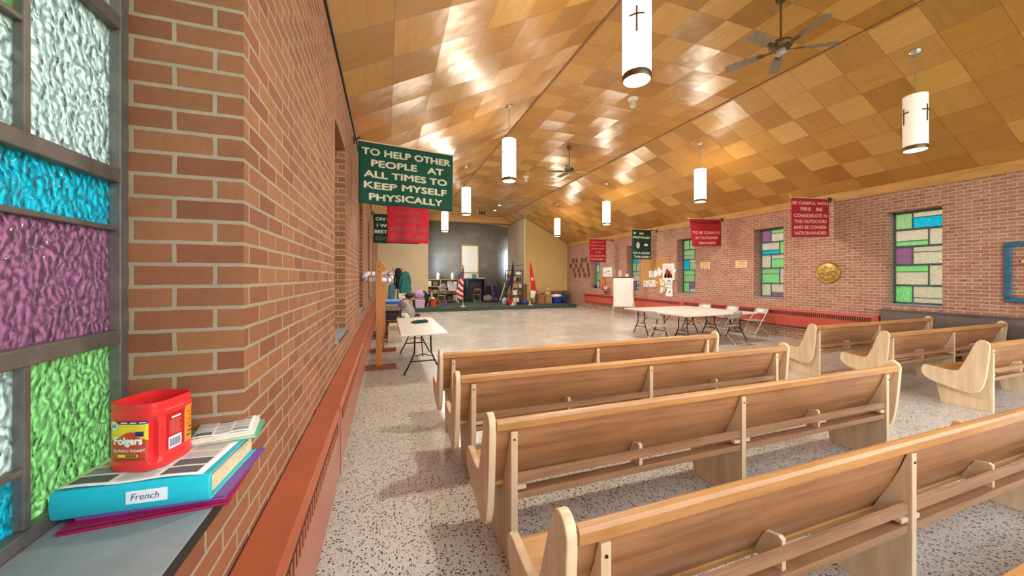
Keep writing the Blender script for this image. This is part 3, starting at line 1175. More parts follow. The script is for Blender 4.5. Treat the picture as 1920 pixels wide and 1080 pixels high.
banner('red felt banner reading BE CAREFUL WITH FIRE on the right wall', 8.95, 10.29, 5.7, 5.7, 3.58, .93, M['felt_red2'],
       [('BE CAREFUL WITH', .02, .97, .13, .085, 0), ('FIRE   BE', .22, .82, .28, .09, 0), ('CONSIDERATE IN', .05, .95, .45, .09, 0), ('THE OUTDOORS', .06, .93, .60, .09, 0), ('AND BE CONSER-', .04, .95, .75, .09, 0), ('VATION MINDED', .06, .93, .90, .09, 0)],
       [M['let_pink']], 'R', 'felt banners on the right wall', wave=.012, zdrop=.06)
banner('red felt banner reading TO BE CLEAN IN MY OUTDOOR MANNERS', 8.97, 10.28, 8.7, 8.7, 3.54, .87, M['felt_red2'],
       [('I WILL DO MY BEST', .03, .97, .13, .11, 1), ('TO BE CLEAN IN', .04, .96, .50, .10, 0), ('MY OUTDOOR', .12, .88, .69, .10, 0), ('MANNERS', .22, .80, .88, .10, 0)],
       [M['let_pink'], M['let_dark']], 'R', 'felt banners on the right wall', slant=.12, zdrop=.05)
banner('dark green felt banner with small emblems hanging over a right wall window', 9.15, 10.06, 11.7, 11.7, 3.55, 1.18, M['felt_dgreen'],
       [('BE', .38, .6, .13, .07, 0), ('PREPARED', .04, .94, .265, .075, 0), ('DO A GOOD', .06, .94, .79, .075, 0), ('TURN DAILY', .08, .96, .92, .075, 0)],
       [M['let_mint'], M['let_dark']], 'R', 'felt banners on the right wall',
       emblem=[(.3, .53, .09, .11, 0), (.3, .56, .045, .06, 1), (.73, .51, .09, .045, 0), (.13, .12, .05, .035, 0), (.8, .12, .07, .04, 1)])
banner('red felt banner farthest along the right wall by the stage', 9.06, 9.97, 14.7, 14.7, 3.47, 1.1, M['felt_red'],
       [('ON MY', .1, .9, .13, .055, 0), ('HONOR I WILL', .05, .95, .275, .055, 0), ('DO MY BEST', .14, .88, .42, .06, 0), ('TO BE', .36, .70, .57, .06, 0), ('A GOOD', .06, .93, .72, .07, 0), ('CITIZEN', .05, .95, .87, .07, 0)],
       [M['let_pink']], 'R', 'felt banners on the right wall')

# ------------------------------------------------------------------ items on the near window sill
SZ = Z0 + .015


def slab_stack(name, label, cat, c, rz, w, d, h, z, mats):
    t_ = thing(name, label, cat, (c[0], c[1], z), rz)
    return t_


# folders under the binder
def folder(label, c, rz, w, d, h, z, mat, paper=True, grp='folders under the binder'):
    t_ = thing('folder', label, 'folder', (c[0], c[1], z), rz, grp)
    b = MB().box(-w / 2, w / 2, -d / 2, d / 2, 0, .0015)
    b.box(-w / 2, w / 2, -d / 2, d / 2, h - .0015, h)
    b.box(-w / 2, w / 2, -d / 2, -d / 2 + .0015, 0, h)
    b.build('cover', mat, t_)
    if paper:
        MB().box(-w / 2 + .006, w / 2 - .006, -d / 2 + .004, d / 2 - .006, .002, h - .002).build('papers', M['paper'], t_)
    return t_


folder('crimson folder at the bottom of the sill stack', (-.535, 1.195), R(2), .31, .24, .008, SZ, mk('#a3174a', .35))
folder('purple folder with lilac edge under the blue binder', (-.525, 1.235), R(-3), .29, .27, .008, SZ + .008, mk('#7d4f9e', .4))
zb = SZ + .016
bt = thing('ring_binder', 'bright blue ring binder with a handwritten French label on its spine', 'binder', (-.556, 1.23, zb), R(-4))
bw, bd, bh = .305, .265, .066
cy = mk('#22b9cc', .3, var=.05)
b = MB().box(-bw / 2, bw / 2, -bd / 2, bd / 2, 0, .004).box(-bw / 2, bw / 2, -bd / 2, bd / 2, bh - .004, bh)
b.prism([(-bd / 2, .0), (-bd / 2 - .006, .008), (-bd / 2 - .008, bh / 2), (-bd / 2 - .006, bh - .008), (-bd / 2, bh), (-bd / 2 + .004, bh), (-bd / 2 + .004, 0)], -bw / 2, bw / 2, 'x')
b.build('cover', cy, bt, bevel=.003, smooth=True)
MB().box(-bw / 2 + .012, bw / 2 - .012, -bd / 2 + .03, bd / 2 - .004, .005, bh - .02).build('papers', mk('#d8c8a4', .8, var=.15, scale=60), bt)
lb = MB().box(-.012, .068, -bd / 2 - .0092, -bd / 2 - .008, .02, .05).build('spine_label', mk('#e3e6ee', .6), bt)
b = MB()
put_text(b, 'French', -.003, .052, .028, .043, lambda x, y: (x, -bd / 2 - .0096, y), 0, bold=-.01, shear=.25)
b.build('handwriting', mk('#2d3550', .8), lb, fix=False)
# books lying against the binder, edges showing at the right
def book(label, c, rz, w, d, h, z, cov, pages, grp=None):
    t_ = thing('book', label, 'book', (c[0], c[1], z), rz, grp)
    b = MB().box(-w / 2, w / 2, -d / 2, d / 2, 0, .002).box(-w / 2, w / 2, -d / 2, d / 2, h - .002, h).box(-w / 2, -w / 2 + .003, -d / 2, d / 2, 0, h)
    b.build('cover', cov, t_)
    MB().box(-w / 2 + .003, w / 2 - .005, -d / 2 + .004, d / 2 - .004, .002, h - .002).build('pages', pages, t_)
    return t_


zt_ = zb + bh
M['pages'] = mk('#dcc9ab', .8, var=.15, scale=80)
bkA = book('thin mint green book lying on the blue binder', (-.475, 1.335), R(6), .19, .13, .011, zt_, mk('#57b59c', .5), M['pages'])
bkB = book('white paperback lying beside the red coffee can', (-.465, 1.335), R(9), .15, .13, .014, zt_ + .011, M['paper'], M['pages'])
# newspaper
def newspaper(name, label, c, rz, w, d, z, grp, curl=.004, seed=1):
    t_ = thing(name, label, 'newspaper', (c[0], c[1], z), rz, grp)
    def S(u, v, o=0):
        return (-w / 2 + u * w, -d / 2 + v * d, .0015 + curl * (1 - v) * math.sin(u * 5 + seed) ** 2 + o)
    MB().grid(lambda u, v: S(u, v), 14, 10).build('sheet', M['paper'], t_, solid=.0012, smooth=True)
    rnd = random.Random(seed)
    b = MB()
    for i in range(3):
        for j in range(4):
            u0, v0 = .05 + i * .31, .06 + j * .235
            if rnd.random() < .35:
                b.grid(lambda u, v: S(u0 + u * .27, v0 + v * .19, .001), 3, 3, rnd.choice((0, 1)))
            else:
                for k in range(6):
                    vv = v0 + k * .032
                    b.grid(lambda u, v: S(u0 + u * .27 * rnd.uniform(.98, 1), vv + v * .011, .001), 3, 1, 1)
    b.build('print', [M['ink'], M['ink_soft']], t_, fix=False)
    return t_


newspaper('newspaper', 'open newspaper sheet under the red coffee can', (-.563, 1.188), R(-5), .285, .185, zt_ + .001, 'newspapers on the binder')
newspaper('newspaper', 'folded newspaper page beside the white paperback', (-.468, 1.33), R(11), .14, .13, zt_ + .0255, 'newspapers on the binder', seed=4)

# coffee can: rounded square, tall, waisted label bed and a grip dent at the corner
CZ = zt_ + .007
can = thing('coffee_can', 'red plastic coffee can with yellow label on the sill stack', 'can', (-.583, 1.205, CZ), R(-19))
CHT = .166


def can_pt(a, z, off=0.0):
    """a: angle round the can (0 = +x), superellipse footprint"""
    n = 3.6
    ca, sa = math.cos(a), math.sin(a)
    r = (abs(ca) ** n + abs(sa) ** n) ** (-1 / n)
    h = z / CHT
    k = .0655
    if h < .06:
        k *= .955 + .045 * (h / .06)
    if .10 < h < .80:
        k *= .975
    if .86 < h < .90:
        k *= .96
    if .90 < h:
        k *= .972
    x, y = r * ca * k, r * sa * k
    da = (a - R(-45) + PI) % (2 * PI) - PI
    if .1 < h < .78 and abs(da) < .16:
        q = 1 - .17 * math.cos(da / .16 * PI / 2) ** 2 * min(1, (h - .1) / .06, (.78 - h) / .06)
        x, y = x * q, y * q
    nx, ny = abs(ca) ** (n - 1) * (1 if ca > 0 else -1), abs(sa) ** (n - 1) * (1 if sa > 0 else -1)
    L = math.hypot(nx, ny)
    return (x + nx / L * off, y + ny / L * off, z)


b = MB()
NA = 96
zs = [0, .003, .008, .014, .0165, .02, .03, .05, .07, .09, .11, .125, .131, .134, .14, .143, .146, .149, .152, .158, .163, CHT]
rr = [[can_pt(2 * PI * k / NA, z) for k in range(NA)] for z in zs]
rr += [[can_pt(2 * PI * k / NA, z, -.003) for k in range(NA)] for z in (CHT, .15, .10, .05, .006)]
b.rings(rr)
b.build('body', mk('#e03234', .26, var=.04, name='red_plastic'), can, smooth=True)


def face_map(side):
    """(s, z) on a flat side of the can -> angle; side 0 faces -y, side 1 faces +x"""
    base = -PI / 2 if side == 0 else 0.0
    def f(s, z, off=.0009):
        t_ = s / .0655
        return can_pt(base + math.atan(t_), z, off)
    return f


F0, F1 = face_map(0), face_map(1)
def patch(b, F, s0, s1, z0, z1, mi, off=.0009, n=12):
    b.grid(lambda u, v: F(s0 + (s1 - s0) * u, z0 + (z1 - z0) * v, off), n, 6, mi)


b = MB()
F0a = F0
F0 = lambda s_, z_, off=.0009: F0a(s_ + .009, z_, off)
patch(b, F0, -.052, .043, .026, .118, 0)
b.grid(lambda u, v: F0(-.052 + .095 * u, .088 - .012 * abs(2 * u - 1) ** 2 + v * (.03 - .0 + .012 * abs(2 * u - 1) ** 2), .0012), 16, 4, 1)
patch(b, F0, -.03, .043, .1175, .1255, 2, .0013)
b.grid(lambda u, v: F0(-.028 + .06 * u, .083 + .012 * math.sin(u * PI) * v + .004, .0015), 14, 3, 3)
b.grid(lambda u, v: F0(.012 + .02 * u, .088 + .012 * v, .0017), 4, 3, 2)
for k in range(3):
    patch(b, F0, -.024 + k * .0225, -.007 + k * .0225, .1203, .1228, 4, .0017, 3)
vs = [b.bm.verts.new(F0(-.043 + .0115 * math.cos(k * PI / 9), .114 + .0115 * math.sin(k * PI / 9), .0018)) for k in range(18)]
b.bm.faces.new(vs).material_index = 5
put_text(b, '210', -.050, -.036, .110, .118, lambda x, y: F0(x, y, .0024), 2, bold=.02)
put_text(b, 'Folgers', -.042, .030, .062, .088, lambda x, y: F0(x, y, .0024), 4, bold=.06)
put_text(b, 'CLASSIC ROAST', -.045, .036, .050, .0565, lambda x, y: F0(x, y, .002), 4, bold=.03)
b.grid(lambda u, v: F0(-.032 + .05 * u, .037 + .007 * v, .0019), 6, 2, 1)
patch(b, F0, -.012, .015, .0375, .0435, 6, .0023, 4)
for k in range(2):
    patch(b, F0, -.046, .036, .029 + k * .0028, .0302 + k * .0028, 7, .0018)
b.build('front_label', [mk('#c0442a', .35), mk('#efcf2f', .35), mk('#2b2c68', .4), mk('#d23a22', .4), mk('#f1ece4', .4), mk('#cfe6e6', .4), mk('#586a3a', .4), mk('#8a3a28', .4)], can, fix=False)
b = MB()
patch(b, F1, -.030, .018, .036, .128, 0)
patch(b, F1, -.026, .010, .037, .068, 1, .0014)
for k in range(11):
    patch(b, F1, -.023 + k * .0028, -.0216 + k * .0028 + (.0006 if k % 3 == 0 else 0), .042, .062, 2, .0018, 1)
for k in range(8):
    patch(b, F1, -.024, .012 - .004 * (k % 3), .074 + k * .0048, .0757 + k * .0048, 3, .0014, 4)
patch(b, F1, -.018, .008, .114, .119, 4, .0014, 4)
b.build('side_label', [mk('#b3151f', .4), mk('#e4e2e6', .5), mk('#55568a', .5), mk('#e07b6a', .5), mk('#f0d9d2', .5)], can, fix=False)
b = MB()
patch(b, F1, .020, .052, .036, .134, 0)
for k in range(7):
    patch(b, F1, .026 + .004 * (k % 3), .042 + .003 * ((k * 2) % 3), .05 + k * .0105, .054 + k * .0105, 1 if k < 3 else 2, .0015, 3)
b.build('orange_label', [mk('#f08a2a', .4), mk('#3a2a1a', .5), mk('#c05a1a', .5)], can, fix=False)


# ------------------------------------------------------------------ folding tables and chairs
def make_table(label, L=2.42, Wd=.76):
    """origin at the floor centre, long side along local y"""
    t_ = thing('folding_table', label, 'table', (0, 0, 0), 0, 'white folding tables')
    MB().box(-Wd / 2, Wd / 2, -L / 2, L / 2, .70, .74).build('tabletop', M['white_plastic'], t_, bevel=.012, seg=3)
    for s in (-1, 1):
        b = MB()
        y = s * (L / 2 - .32)
        for x in (-1, 1):
            b.tube([(x * .13, y, .70), (x * .14, y, .36), (x * .2, y + s * .01, .22), (x * .30, y + s * .02, .03), (x * .305, y + s * .02, 0)], .014, 8)
        b.tube([(-.2, y, .22), (.2, y, .22)], .012, 8)
        b.tube([(-.13, y, .66), (.13, y, .66)], .012, 8)
        b.build('leg_frame', M['iron'], t_, smooth=True)
        b = MB()
        b.tube([(0, y, .30), (.0, y - s * .42, .69)], .009, 6)
        b.tube([(-.14, y, .30), (0, y, .34), (.14, y, .30)], .009, 6)
        b.build('brace', M['iron'], t_, smooth=True)
    return t_


tb = make_table('white folding table alone beside the left aisle, dark cloth on it')
tb.location = (.585, 7.15, 0)
tb.rotation_euler = (0, 0, R(0))
for y, lab in ((6.98, 'white folding table nearest the pews in the block of three at right'), (7.75, 'white folding table in the middle of the block of three at right'), (8.52, 'white folding table farthest back in the block of three at right')):
    dup(tb, (7.87, y, 0), PI / 2, lab)
gl = thing('folded_scarf', 'dark teal cloth lying crumpled on the left folding table', 'cloth', (.62, 7.35, .74), R(20))
MB().blob((0, 0, .02), (.16, .10, .035), 3, .5, 3.0, 4, flat=.0).build('cloth', mk('#1f4450', .9, var=.3, scale=20, bump=.4), gl, smooth=True)
MB().blob((.12, .05, .02), (.08, .06, .03), 5, .5, 3.0, 3, flat=.0).build('loose_end', mk('#1f4450', .9, var=.3, scale=20, bump=.4), gl, smooth=True)


def make_chair(label):
    """facing +y"""
    t_ = thing('folding_chair', label, 'chair', (0, 0, 0), 0, 'grey metal folding chairs')
    m = M['chair_metal']
    b = MB()
    for x in (-.21, .21):
        b.tube([(x, .27, 0), (x, .02, .44), (x * .98, -.17, .74)], .011, 8)
    b.tube([(-.206, -.17, .74), (-.17, -.195, .79), (-.09, -.205, .805), (.09, -.205, .805), (.17, -.195, .79), (.206, -.17, .74)], .011, 8)
    b.tube([(-.21, .2, .12), (.21, .2, .12)], .008, 6)
    b.build('front_frame', m, t_, smooth=True)
    b = MB()
    for x in (-.185, .185):
        b.tube([(x, -.25, 0), (x, .16, .44)], .01, 8)
    b.tube([(-.185, -.2, .05), (.185, -.2, .05)], .008, 6)
    b.tube([(-.185, -.12, .14), (.185, -.12, .14)], .008, 6)
    b.build('rear_frame', m, t_, smooth=True)
    MB().prism([(-.19, -.12), (.19, -.12), (.20, .15), (.18, .25), (.12, .28), (-.12, .28), (-.18, .25), (-.20, .15)], .435, .455, 'z').build('seat', m, t_, bevel=.006)
    MB().grid(lambda u, v: (-.2 + .4 * u, -.115 - .08 * v - .03 * (1 - (2 * u - 1) ** 2), .62 + .165 * v), 10, 4).build('backrest', m, t_, smooth=True, solid=.012)
    for x in (-.185, .185):
        for y in (-.255,):
            MB().cyl((x, y, 0), (x, y + .014, .025), .014, n=8).build('foot_cap', M['white_plastic'], t_)
    return t_


ch = make_chair('grey folding chair at the left end of the table block')
ch.location = (6.35, 7.15, 0)
ch.rotation_euler = (0, 0, R(-82))
for x, y, a, lab in ((8.13, 6.62, R(8), 'grey folding chair tucked under the near side of the table block'),
                     (9.85, 7.2, R(78), 'beige folding chair standing apart at right of the table block'),
                     (9.62, 8.85, R(95), 'folding chair whose back shows behind the far table edge'),
                     (9.75, 8.0, R(85), 'folding chair whose back shows at the right rear of the tables')):
    dup(ch, (x, y, 0), a, lab)

# flip chart easel
t_ = thing('flipchart_easel', 'white flip chart easel standing before the red convector cover', 'easel', (9.7, 13.0, 0), R(-25))
MB().box(-.42, .42, -.02, .0, .40, 1.62).build('pad', M['white_paint'], t_, bevel=.004)
MB().box(-.45, .45, -.03, .03, 1.62, 1.68).build('clamp_bar', M['iron'], t_, bevel=.006)
MB().box(-.46, .46, -.09, .02, .37, .40).build('tray', M['white_plastic'], t_, bevel=.006)
for x0, x1, y1 in ((-.3, -.5, -.2), (.3, .5, -.2), (0, 0, .55)):
    MB().tube([(x0, .02, 1.6), (x1, y1, 0)], .013, 8).build('leg', M['white_plastic'], t_, smooth=True)

# ------------------------------------------------------------------ wooden posts, ring and clutter along the left wall
def make_post(label):
    t_ = thing('wooden_post', label, 'post', (0, 0, 0), 0, 'wooden posts on T feet')
    MB().box(-.05, .05, -.045, .045, .05, 1.94).build('upright', M['post'], t_, bevel=.004)
    MB().box(-.27, .30, -.065, .065, .0, .07).build('foot', M['foot'], t_, bevel=.006)
    b = MB()
    b.cyl((0, -.046, 1.75), (0, -.052, 1.75), .012, n=10).cyl((0, -.046, 1.85), (0, -.052, 1.85), .012, n=10)
    b.build('bolt', M['iron'], t_)
    return t_


p0 = make_post('tall wooden post on a T foot nearest the camera by the left wall')
p0.location = (-.13, 6.85, 0)
dup(p0, (-.10, 8.45, 0), 0, 'wooden post second along the left wall, half behind the first')
dup(p0, (-.08, 10.2, 0), 0, 'wooden post farthest along the left wall')
t_ = thing('ribbon_ring', 'white ring wrapped in red and blue ribbon hung behind the first post', 'wreath', (-.15, 7.2, 1.66), 0)
def ring_pt(a, r=.235):
    return Vector((r * math.cos(a), r * math.sin(a) * .9, .07 * math.sin(a) + .02 * math.sin(3 * a)))
MB().tube([ring_pt(2 * PI * k / 40) for k in range(40)], .042, 10, closed=True).build('ring', mk('#d9d6de', .6), t_, smooth=True)
for k in range(14):
    a = 2 * PI * k / 14
    MB().tube([ring_pt(a + d * .045) for d in (-1.4, -.5, .5, 1.4)], .047, 10).build('ribbon', (mk('#5a5f96', .6), mk('#a8505c', .6), mk('#d9d6dc', .6), mk('#e3e0e6', .6))[k % 4], t_, smooth=True)


def carton(label, x, y, z, w, d, h, rz, mat, grp=None, open_=False, name='cardboard_box', cat='box'):
    t_ = thing(name, label, cat, (x, y, z), rz, grp)
    tk = .006
    b = MB().box(-w / 2, w / 2, -d / 2, d / 2, 0, tk)
    b.box(-w / 2, w / 2, -d / 2, -d / 2 + tk, 0, h).box(-w / 2, w / 2, d / 2 - tk, d / 2, 0, h)
    b.box(-w / 2, -w / 2 + tk, -d / 2, d / 2, 0, h).box(w / 2 - tk, w / 2, -d / 2, d / 2, 0, h)
    if not open_:
        b.box(-w / 2, -.002, -d / 2, d / 2, h, h + tk).box(.002, w / 2, -d / 2, d / 2, h, h + tk)
    b.build('carton', mat, t_)
    if open_:
        for s in (-1, 1):
            f = MB().box(-w / 2, w / 2, 0, d * .4, 0, tk)
            bmesh.ops.transform(f.bm, matrix=Matrix.Translation((0, s * d / 2, h)) @ Matrix.Rotation(s * R(55) if s > 0 else PI - R(55), 4, 'X'), verts=f.bm.verts[:])
            f.build('flap', mat, t_)
    else:
        MB().box(-.025, .025, -d / 2 - .001, d / 2 + .001, h + tk - .0005, h + tk + .001).build('tape', M['rod'], t_)
    return t_


def tote(label, x, y, z, w, d, h, rz, mat, lid=None, name='plastic_tote', grp=None, cat='storage box'):
    t_ = thing(name, label, cat, (x, y, z), rz, grp)
    b = MB()
    k = .86
    b.rings([[(sx * w / 2 * q, sy * d / 2 * q, zz) for sx, sy in ((-1, -1), (1, -1), (1, 1), (-1, 1))] for q, zz in ((k, 0), (1, h), (1.06, h), (1.06, h - .03), (1.0, h - .03), (.97, h - .02), (k * .96, .01))])
    b.build('tub', mat, t_, bevel=.008)
    if lid:
        MB().rings([[(sx * w / 2 * q, sy * d / 2 * q, zz) for sx, sy in ((-1, -1), (1, -1), (1, 1), (-1, 1))] for q, zz in ((1.08, h), (1.08, h + .02), (.95, h + .035))]).build('lid', lid, t_, bevel=.006)
    return t_


def bag(label, x, y, z, w, d, h, mat, seed, name='bag', grp=None, handle=True, cat='bag'):
    t_ = thing(name, label, cat, (x, y, z), R(seed * 37 % 40 - 20), grp)
    MB().blob((0, 0, h * .48), (w / 2, d / 2, h * .52), seed, .22, 2.2, 3, flat=0.0).build('body', mat, t_, smooth=True)
    if handle:
        MB().tube([(-w * .2, 0, h * .85), (-w * .15, 0, h * 1.12), (w * .15, 0, h * 1.12), (w * .2, 0, h * .85)], .012, 6).build('handle', mat, t_, smooth=True)
    return t_


# coat rack with hanging coats
t_ = thing('coat_rack', 'dark coat rack with teal coats among the clutter left of the stage', 'coat rack', (ux(746, 13.0), 13.0, 0))
MB().cyl((0, 0, 0), (0, 0, 1.95), .02, n=10).build('pole', M['iron'], t_)
b = MB()
for k in range(4):
    a = k * PI / 2 + .4
    b.tube([(0, 0, .12), (.28 * math.cos(a), .28 * math.sin(a), .0)], .015, 6)
    b.tube([(0, 0, 1.82), (.16 * math.cos(a), .16 * math.sin(a), 1.9), (.18 * math.cos(a), .18 * math.sin(a), 1.97)], .012, 6)
b.build('feet_and_hooks', M['iron'], t_)
def coat(label, x, y, z0, z1, w, mat, seed):
    c_ = thing('coat', label, 'coat', (x, y, z0), R(20 * seed))
    L = z1 - z0
    b = MB()
    rr = []
    for k in range(12):
        h = k / 11
        ww = w * (.5 + .12 * math.sin(h * 6 + seed)) * (1 if h < .85 else 1 - (h - .85) * 4.5)
        rr.append([(ww * math.cos(a) * (1 + .12 * math.sin(5 * a + seed)), ww * .45 * math.sin(a) * (1 + .12 * math.sin(4 * a)), h * L) for a in [2 * PI * j / 24 for j in range(24)]])
    b.rings(rr).build('body', mat, c_, smooth=True)
    for s in (-1, 1):
        MB().tube([(s * w * .38, 0, L * .82), (s * w * .55, .02, L * .5), (s * w * .5, .05, L * .18)], w * .14, 10, r1=w * .10).build('sleeve', mat, c_, smooth=True)
    return c_
cx = ux(746, 13.0)
coat('teal coat hanging on the dark coat rack', cx + .24, 12.9, 1.1, 1.86, .34, mk('#1f5f5c', .9, var=.2, bump=.3), 1)
coat('black coat hanging highest on the dark coat rack', cx + .02, 13.14, 1.25, 1.98, .26, mk('#23262a', .9, var=.3), 2)
coat('slate blue coat hanging low on the coat rack', cx - .19, 12.95, .7, 1.45, .30, mk('#3d6576', .9, var=.2), 3)

t_ = thing('poster_board', 'cream poster board leaning against the tan wall left of the stage', 'poster board', (ux(757, 16.4), 16.4, 0), R(10))
MB().cbox((0, 0, .95), (.42, .02, 1.25), rx=R(-4)).build('board', M['paper'], t_)
b = MB()
for k in range(7):
    b.cbox((-.02 + .03 * (k % 2), -.03 + .0045 * (k - 3) , 1.42 - k * .11), (.26, .012, .03), rx=R(-4))
b.build('printing', M['ink_soft'], t_)
MB().tube([(-.12, .02, .32), (-.12, .2, 0)], .01, 6).tube([(.12, .02, .32), (.12, .2, 0)], .01, 6).tube([(-.12, -.02, .34), (-.12, -.1, 0)], .01, 6).tube([(.12, -.02, .34), (.12, -.1, 0)], .01, 6).build('stand', M['steel'], t_)

# low shelf with trays and totes
sx, sy = ux(731, 10.6), 11.0
t_ = thing('metal_shelf', 'low dark metal shelf of trays behind the left folding table', 'shelf', (sx, sy, 0), 0)
for z in (.12, .42, .72):
    MB().box(-.3, .3, -.5, .5, z, z + .025).build('shelf_board', M['brown_wood'], t_)
b = MB()
for x in (-.29, .29):
    for y in (-.49, .49):
        b.box(x - .015, x + .015, y - .015, y + .015, 0, .76)
b.build('posts', M['iron'], t_)
tote('grey tray on the top level of the low metal shelf', sx, sy - .22, .746, .42, .36, .12, 0, mk('#8d8577', .5))
tote('royal blue plastic tote on top of the low metal shelf', sx + .06, sy + .24, .746, .40, .38, .2, R(5), mk('#1f5fb8', .4), mk('#7fb0dc', .4))
tote('black tote on the middle level of the low metal shelf', sx, sy - .2, .446, .44, .38, .2, 0, mk('#2a2624', .5))
carton('olive carton on the middle level of the low metal shelf', sx, sy + .25, .446, .4, .36, .22, 0, mk('#7a7058', .8))
carton('brown carton on the bottom level of the low metal shelf', sx, sy, .146, .46, .5, .22, 0, mk('#7a4f30', .8))
bag('black duffel bag on the floor behind the left folding table', ux(738, 12.0), 12.0, 0, .55, .5, .42, mk('#1f1d1f', .8, var=.3), 3)
bag('dark maroon bag on the floor beside the black duffel', ux(752, 12.6), 12.6, 0, .5, .45, .3, mk('#4a2c38', .8, var=.3), 5)
bag('white plastic bag with a knot on the floor by the pedestal table', ux(757, 13.6), 13.6, 0, .4, .35, .35, mk('#d6d0cc', .5), 8)
bag('grey backpack slumped at the foot of the pedestal table', ux(765, 14.2), 14.2, 0, .5, .45, .62, mk('#a39a90', .8, var=.2), 9)
bag('mauve bag leaning behind the grey backpack', ux(752, 14.9), 14.9, 0, .42, .4, .75, mk('#7b5f72', .8, var=.2), 11)
carton('white crate standing left of the folding table', ux(740, 9.6) + .02, 9.75, 0, .34, .4, .30, R(-4), mk('#c2b6a4', .6), open_=True, name='crate', cat='crate')

# pedestal table
px_, py_ = ux(776, 15.7), 15.7
t_ = thing('pedestal_table', 'round pedestal table with black column left of the stage', 'table', (px_, py_, 0))
MB().lathe([(.0001, .71), (.46, .71), (.475, .725), (.475, .74), (.46, .75), (.0001, .75)], n=32, cap=False).build('tabletop', wood('table_edge', '#a9825a', '#7a5636'), t_, smooth=True)
MB().lathe([(.09, .0), (.05, .1), (.045, .62), (.10, .71)], n=16).build('column', M['black'], t_, smooth=True)
for k in range(4):
    a = k * PI / 2 + .6
    MB().tube([(0, 0, .09), (.2 * math.cos(a), .2 * math.sin(a), .06), (.36 * math.cos(a), .36 * math.sin(a), .01)], .028, 8, r1=.016).build('foot', M['black'], t_, smooth=True)
bag('lilac handbag resting on the pedestal table', px_ + .2, py_, .75, .5, .28, .34, mk('#a78bbf', .6), 4, name='handbag')
bag('black camera bag lying on the pedestal table', px_ - .2, py_ - .02, .75, .34, .24, .26, mk('#2d2627', .7), 6, name='camera_bag')
tote('lilac plastic tote on the stage edge by the pedestal table', ux(787, 17.6), 17.6, .18, .46, .36, .34, 0, mk('#bfa0c4', .45), mk('#c9afcf', .45))
bag('black sack against the tan wall beside the orange bucket', ux(796, 18.6), 18.7, .18, .42, .4, .78, mk('#17181b', .8), 7, handle=False)

# ------------------------------------------------------------------ on the stage
SG = .18
t_ = thing('bucket', 'orange bucket on the green stage carpet', 'bucket', (ux(812, 18.4), 18.4, SG))
b = MB().lathe([(.135, .0), (.175, .36), (.185, .37), (.185, .39), (.165, .39), (.13, .012)], n=24)
b.build('body', mk('#e2592a', .4), t_, smooth=True)
MB().tube([(.18 * math.cos(a), -.19 * abs(math.sin(a)) ** .7 - .0, .36 - .18 * math.sin(a)) for a in [PI * k / 10 for k in range(11)]], .005, 6).build('handle', M['steel'], t_)
bag('white rag hanging out of the orange bucket', ux(812, 18.4), 18.4, SG + .34, .2, .2, .12, M['paper'], 12, handle=False, name='rag', cat='rag')


def flag(label, u, Y, ztop, cloth, mats, side=-1, zbot=.42, wid=.40):
    t_ = thing('flag', label, 'flag', (ux(u, Y), Y, SG), 0, 'flags on stands at the stage front')
    H_ = ztop - SG
    MB().lathe([(.15, 0), (.15, .02), (.07, .05), (.03, .10), (.025, .16), (.018, .17)], n=20).build('stand', mk('#cdbf95', .35, .5), t_, smooth=True)
    MB().cyl((0, 0, .1), (0, 0, H_ - .12), .013, n=10).build('pole', mk('#b9a680', .4), t_, smooth=True)
    MB().lathe([(.012, H_ - .13), (.025, H_ - .11), (.03, H_ - .08), (.012, H_ - .03), (.002, H_)], n=10).build('finial', M['bronze'], t_, smooth=True)
    z1, z0 = H_ - .14, zbot
    def S(u_, v_):
        z = z0 + (z1 - z0) * v_ - .10 * u_ * (1 - v_)
        w = wid * (.12 + .88 * (1 - v_) ** .75) * (1 if v_ > .25 else .55 + 1.8 * v_)
        x = side * (w * u_) + .03 * side * math.sin(v_ * 6)
        y = -.03 - .06 * math.sin(u_ * 11 + v_ * 3) * (1.2 - v_) - .02
        return (x - side * .02, y, z)
    b = MB()
    b.grid(S, 30, 60, mif=cloth)
    b.build('cloth', mats, t_, smooth=True, solid=.004)
    return t_


RED, WHT, NAVY = mk('#a3202c', .8), mk('#e3d5cf', .8), mk('#23254a', .8)
def us(u, v):
    if v > .66:
        return 2 if not (int(u * 10) % 2 == 0 and int(v * 60) % 3 == 0) else 1
    return 0 if int((v * 1.25 - u * .22 + 4) * 9.0) % 2 == 0 else 1
flag('United States flag hanging on a stand at the front of the stage', 868, 17.5, 2.28, us, [RED, WHT, NAVY])
flag('dark navy flag draped on a stand before the black shelf', 961, 17.5, 2.55, lambda u, v: 0 if v > .35 else (1 if (u + v * 2) % .7 > .3 else 2), [mk('#2a2540', .8), mk('#8d6a52', .8), mk('#4a2530', .8)], wid=.34)
flag('bright red flag with white lower corner on the rightmost stand', 994, 17.5, 2.50, lambda u, v: 1 if v < .22 else (1 if .52 < v < .6 and .3 < u < .7 else 0), [mk('#c0202a', .8), mk('#e6d9cb', .8)], side=1, wid=.42)

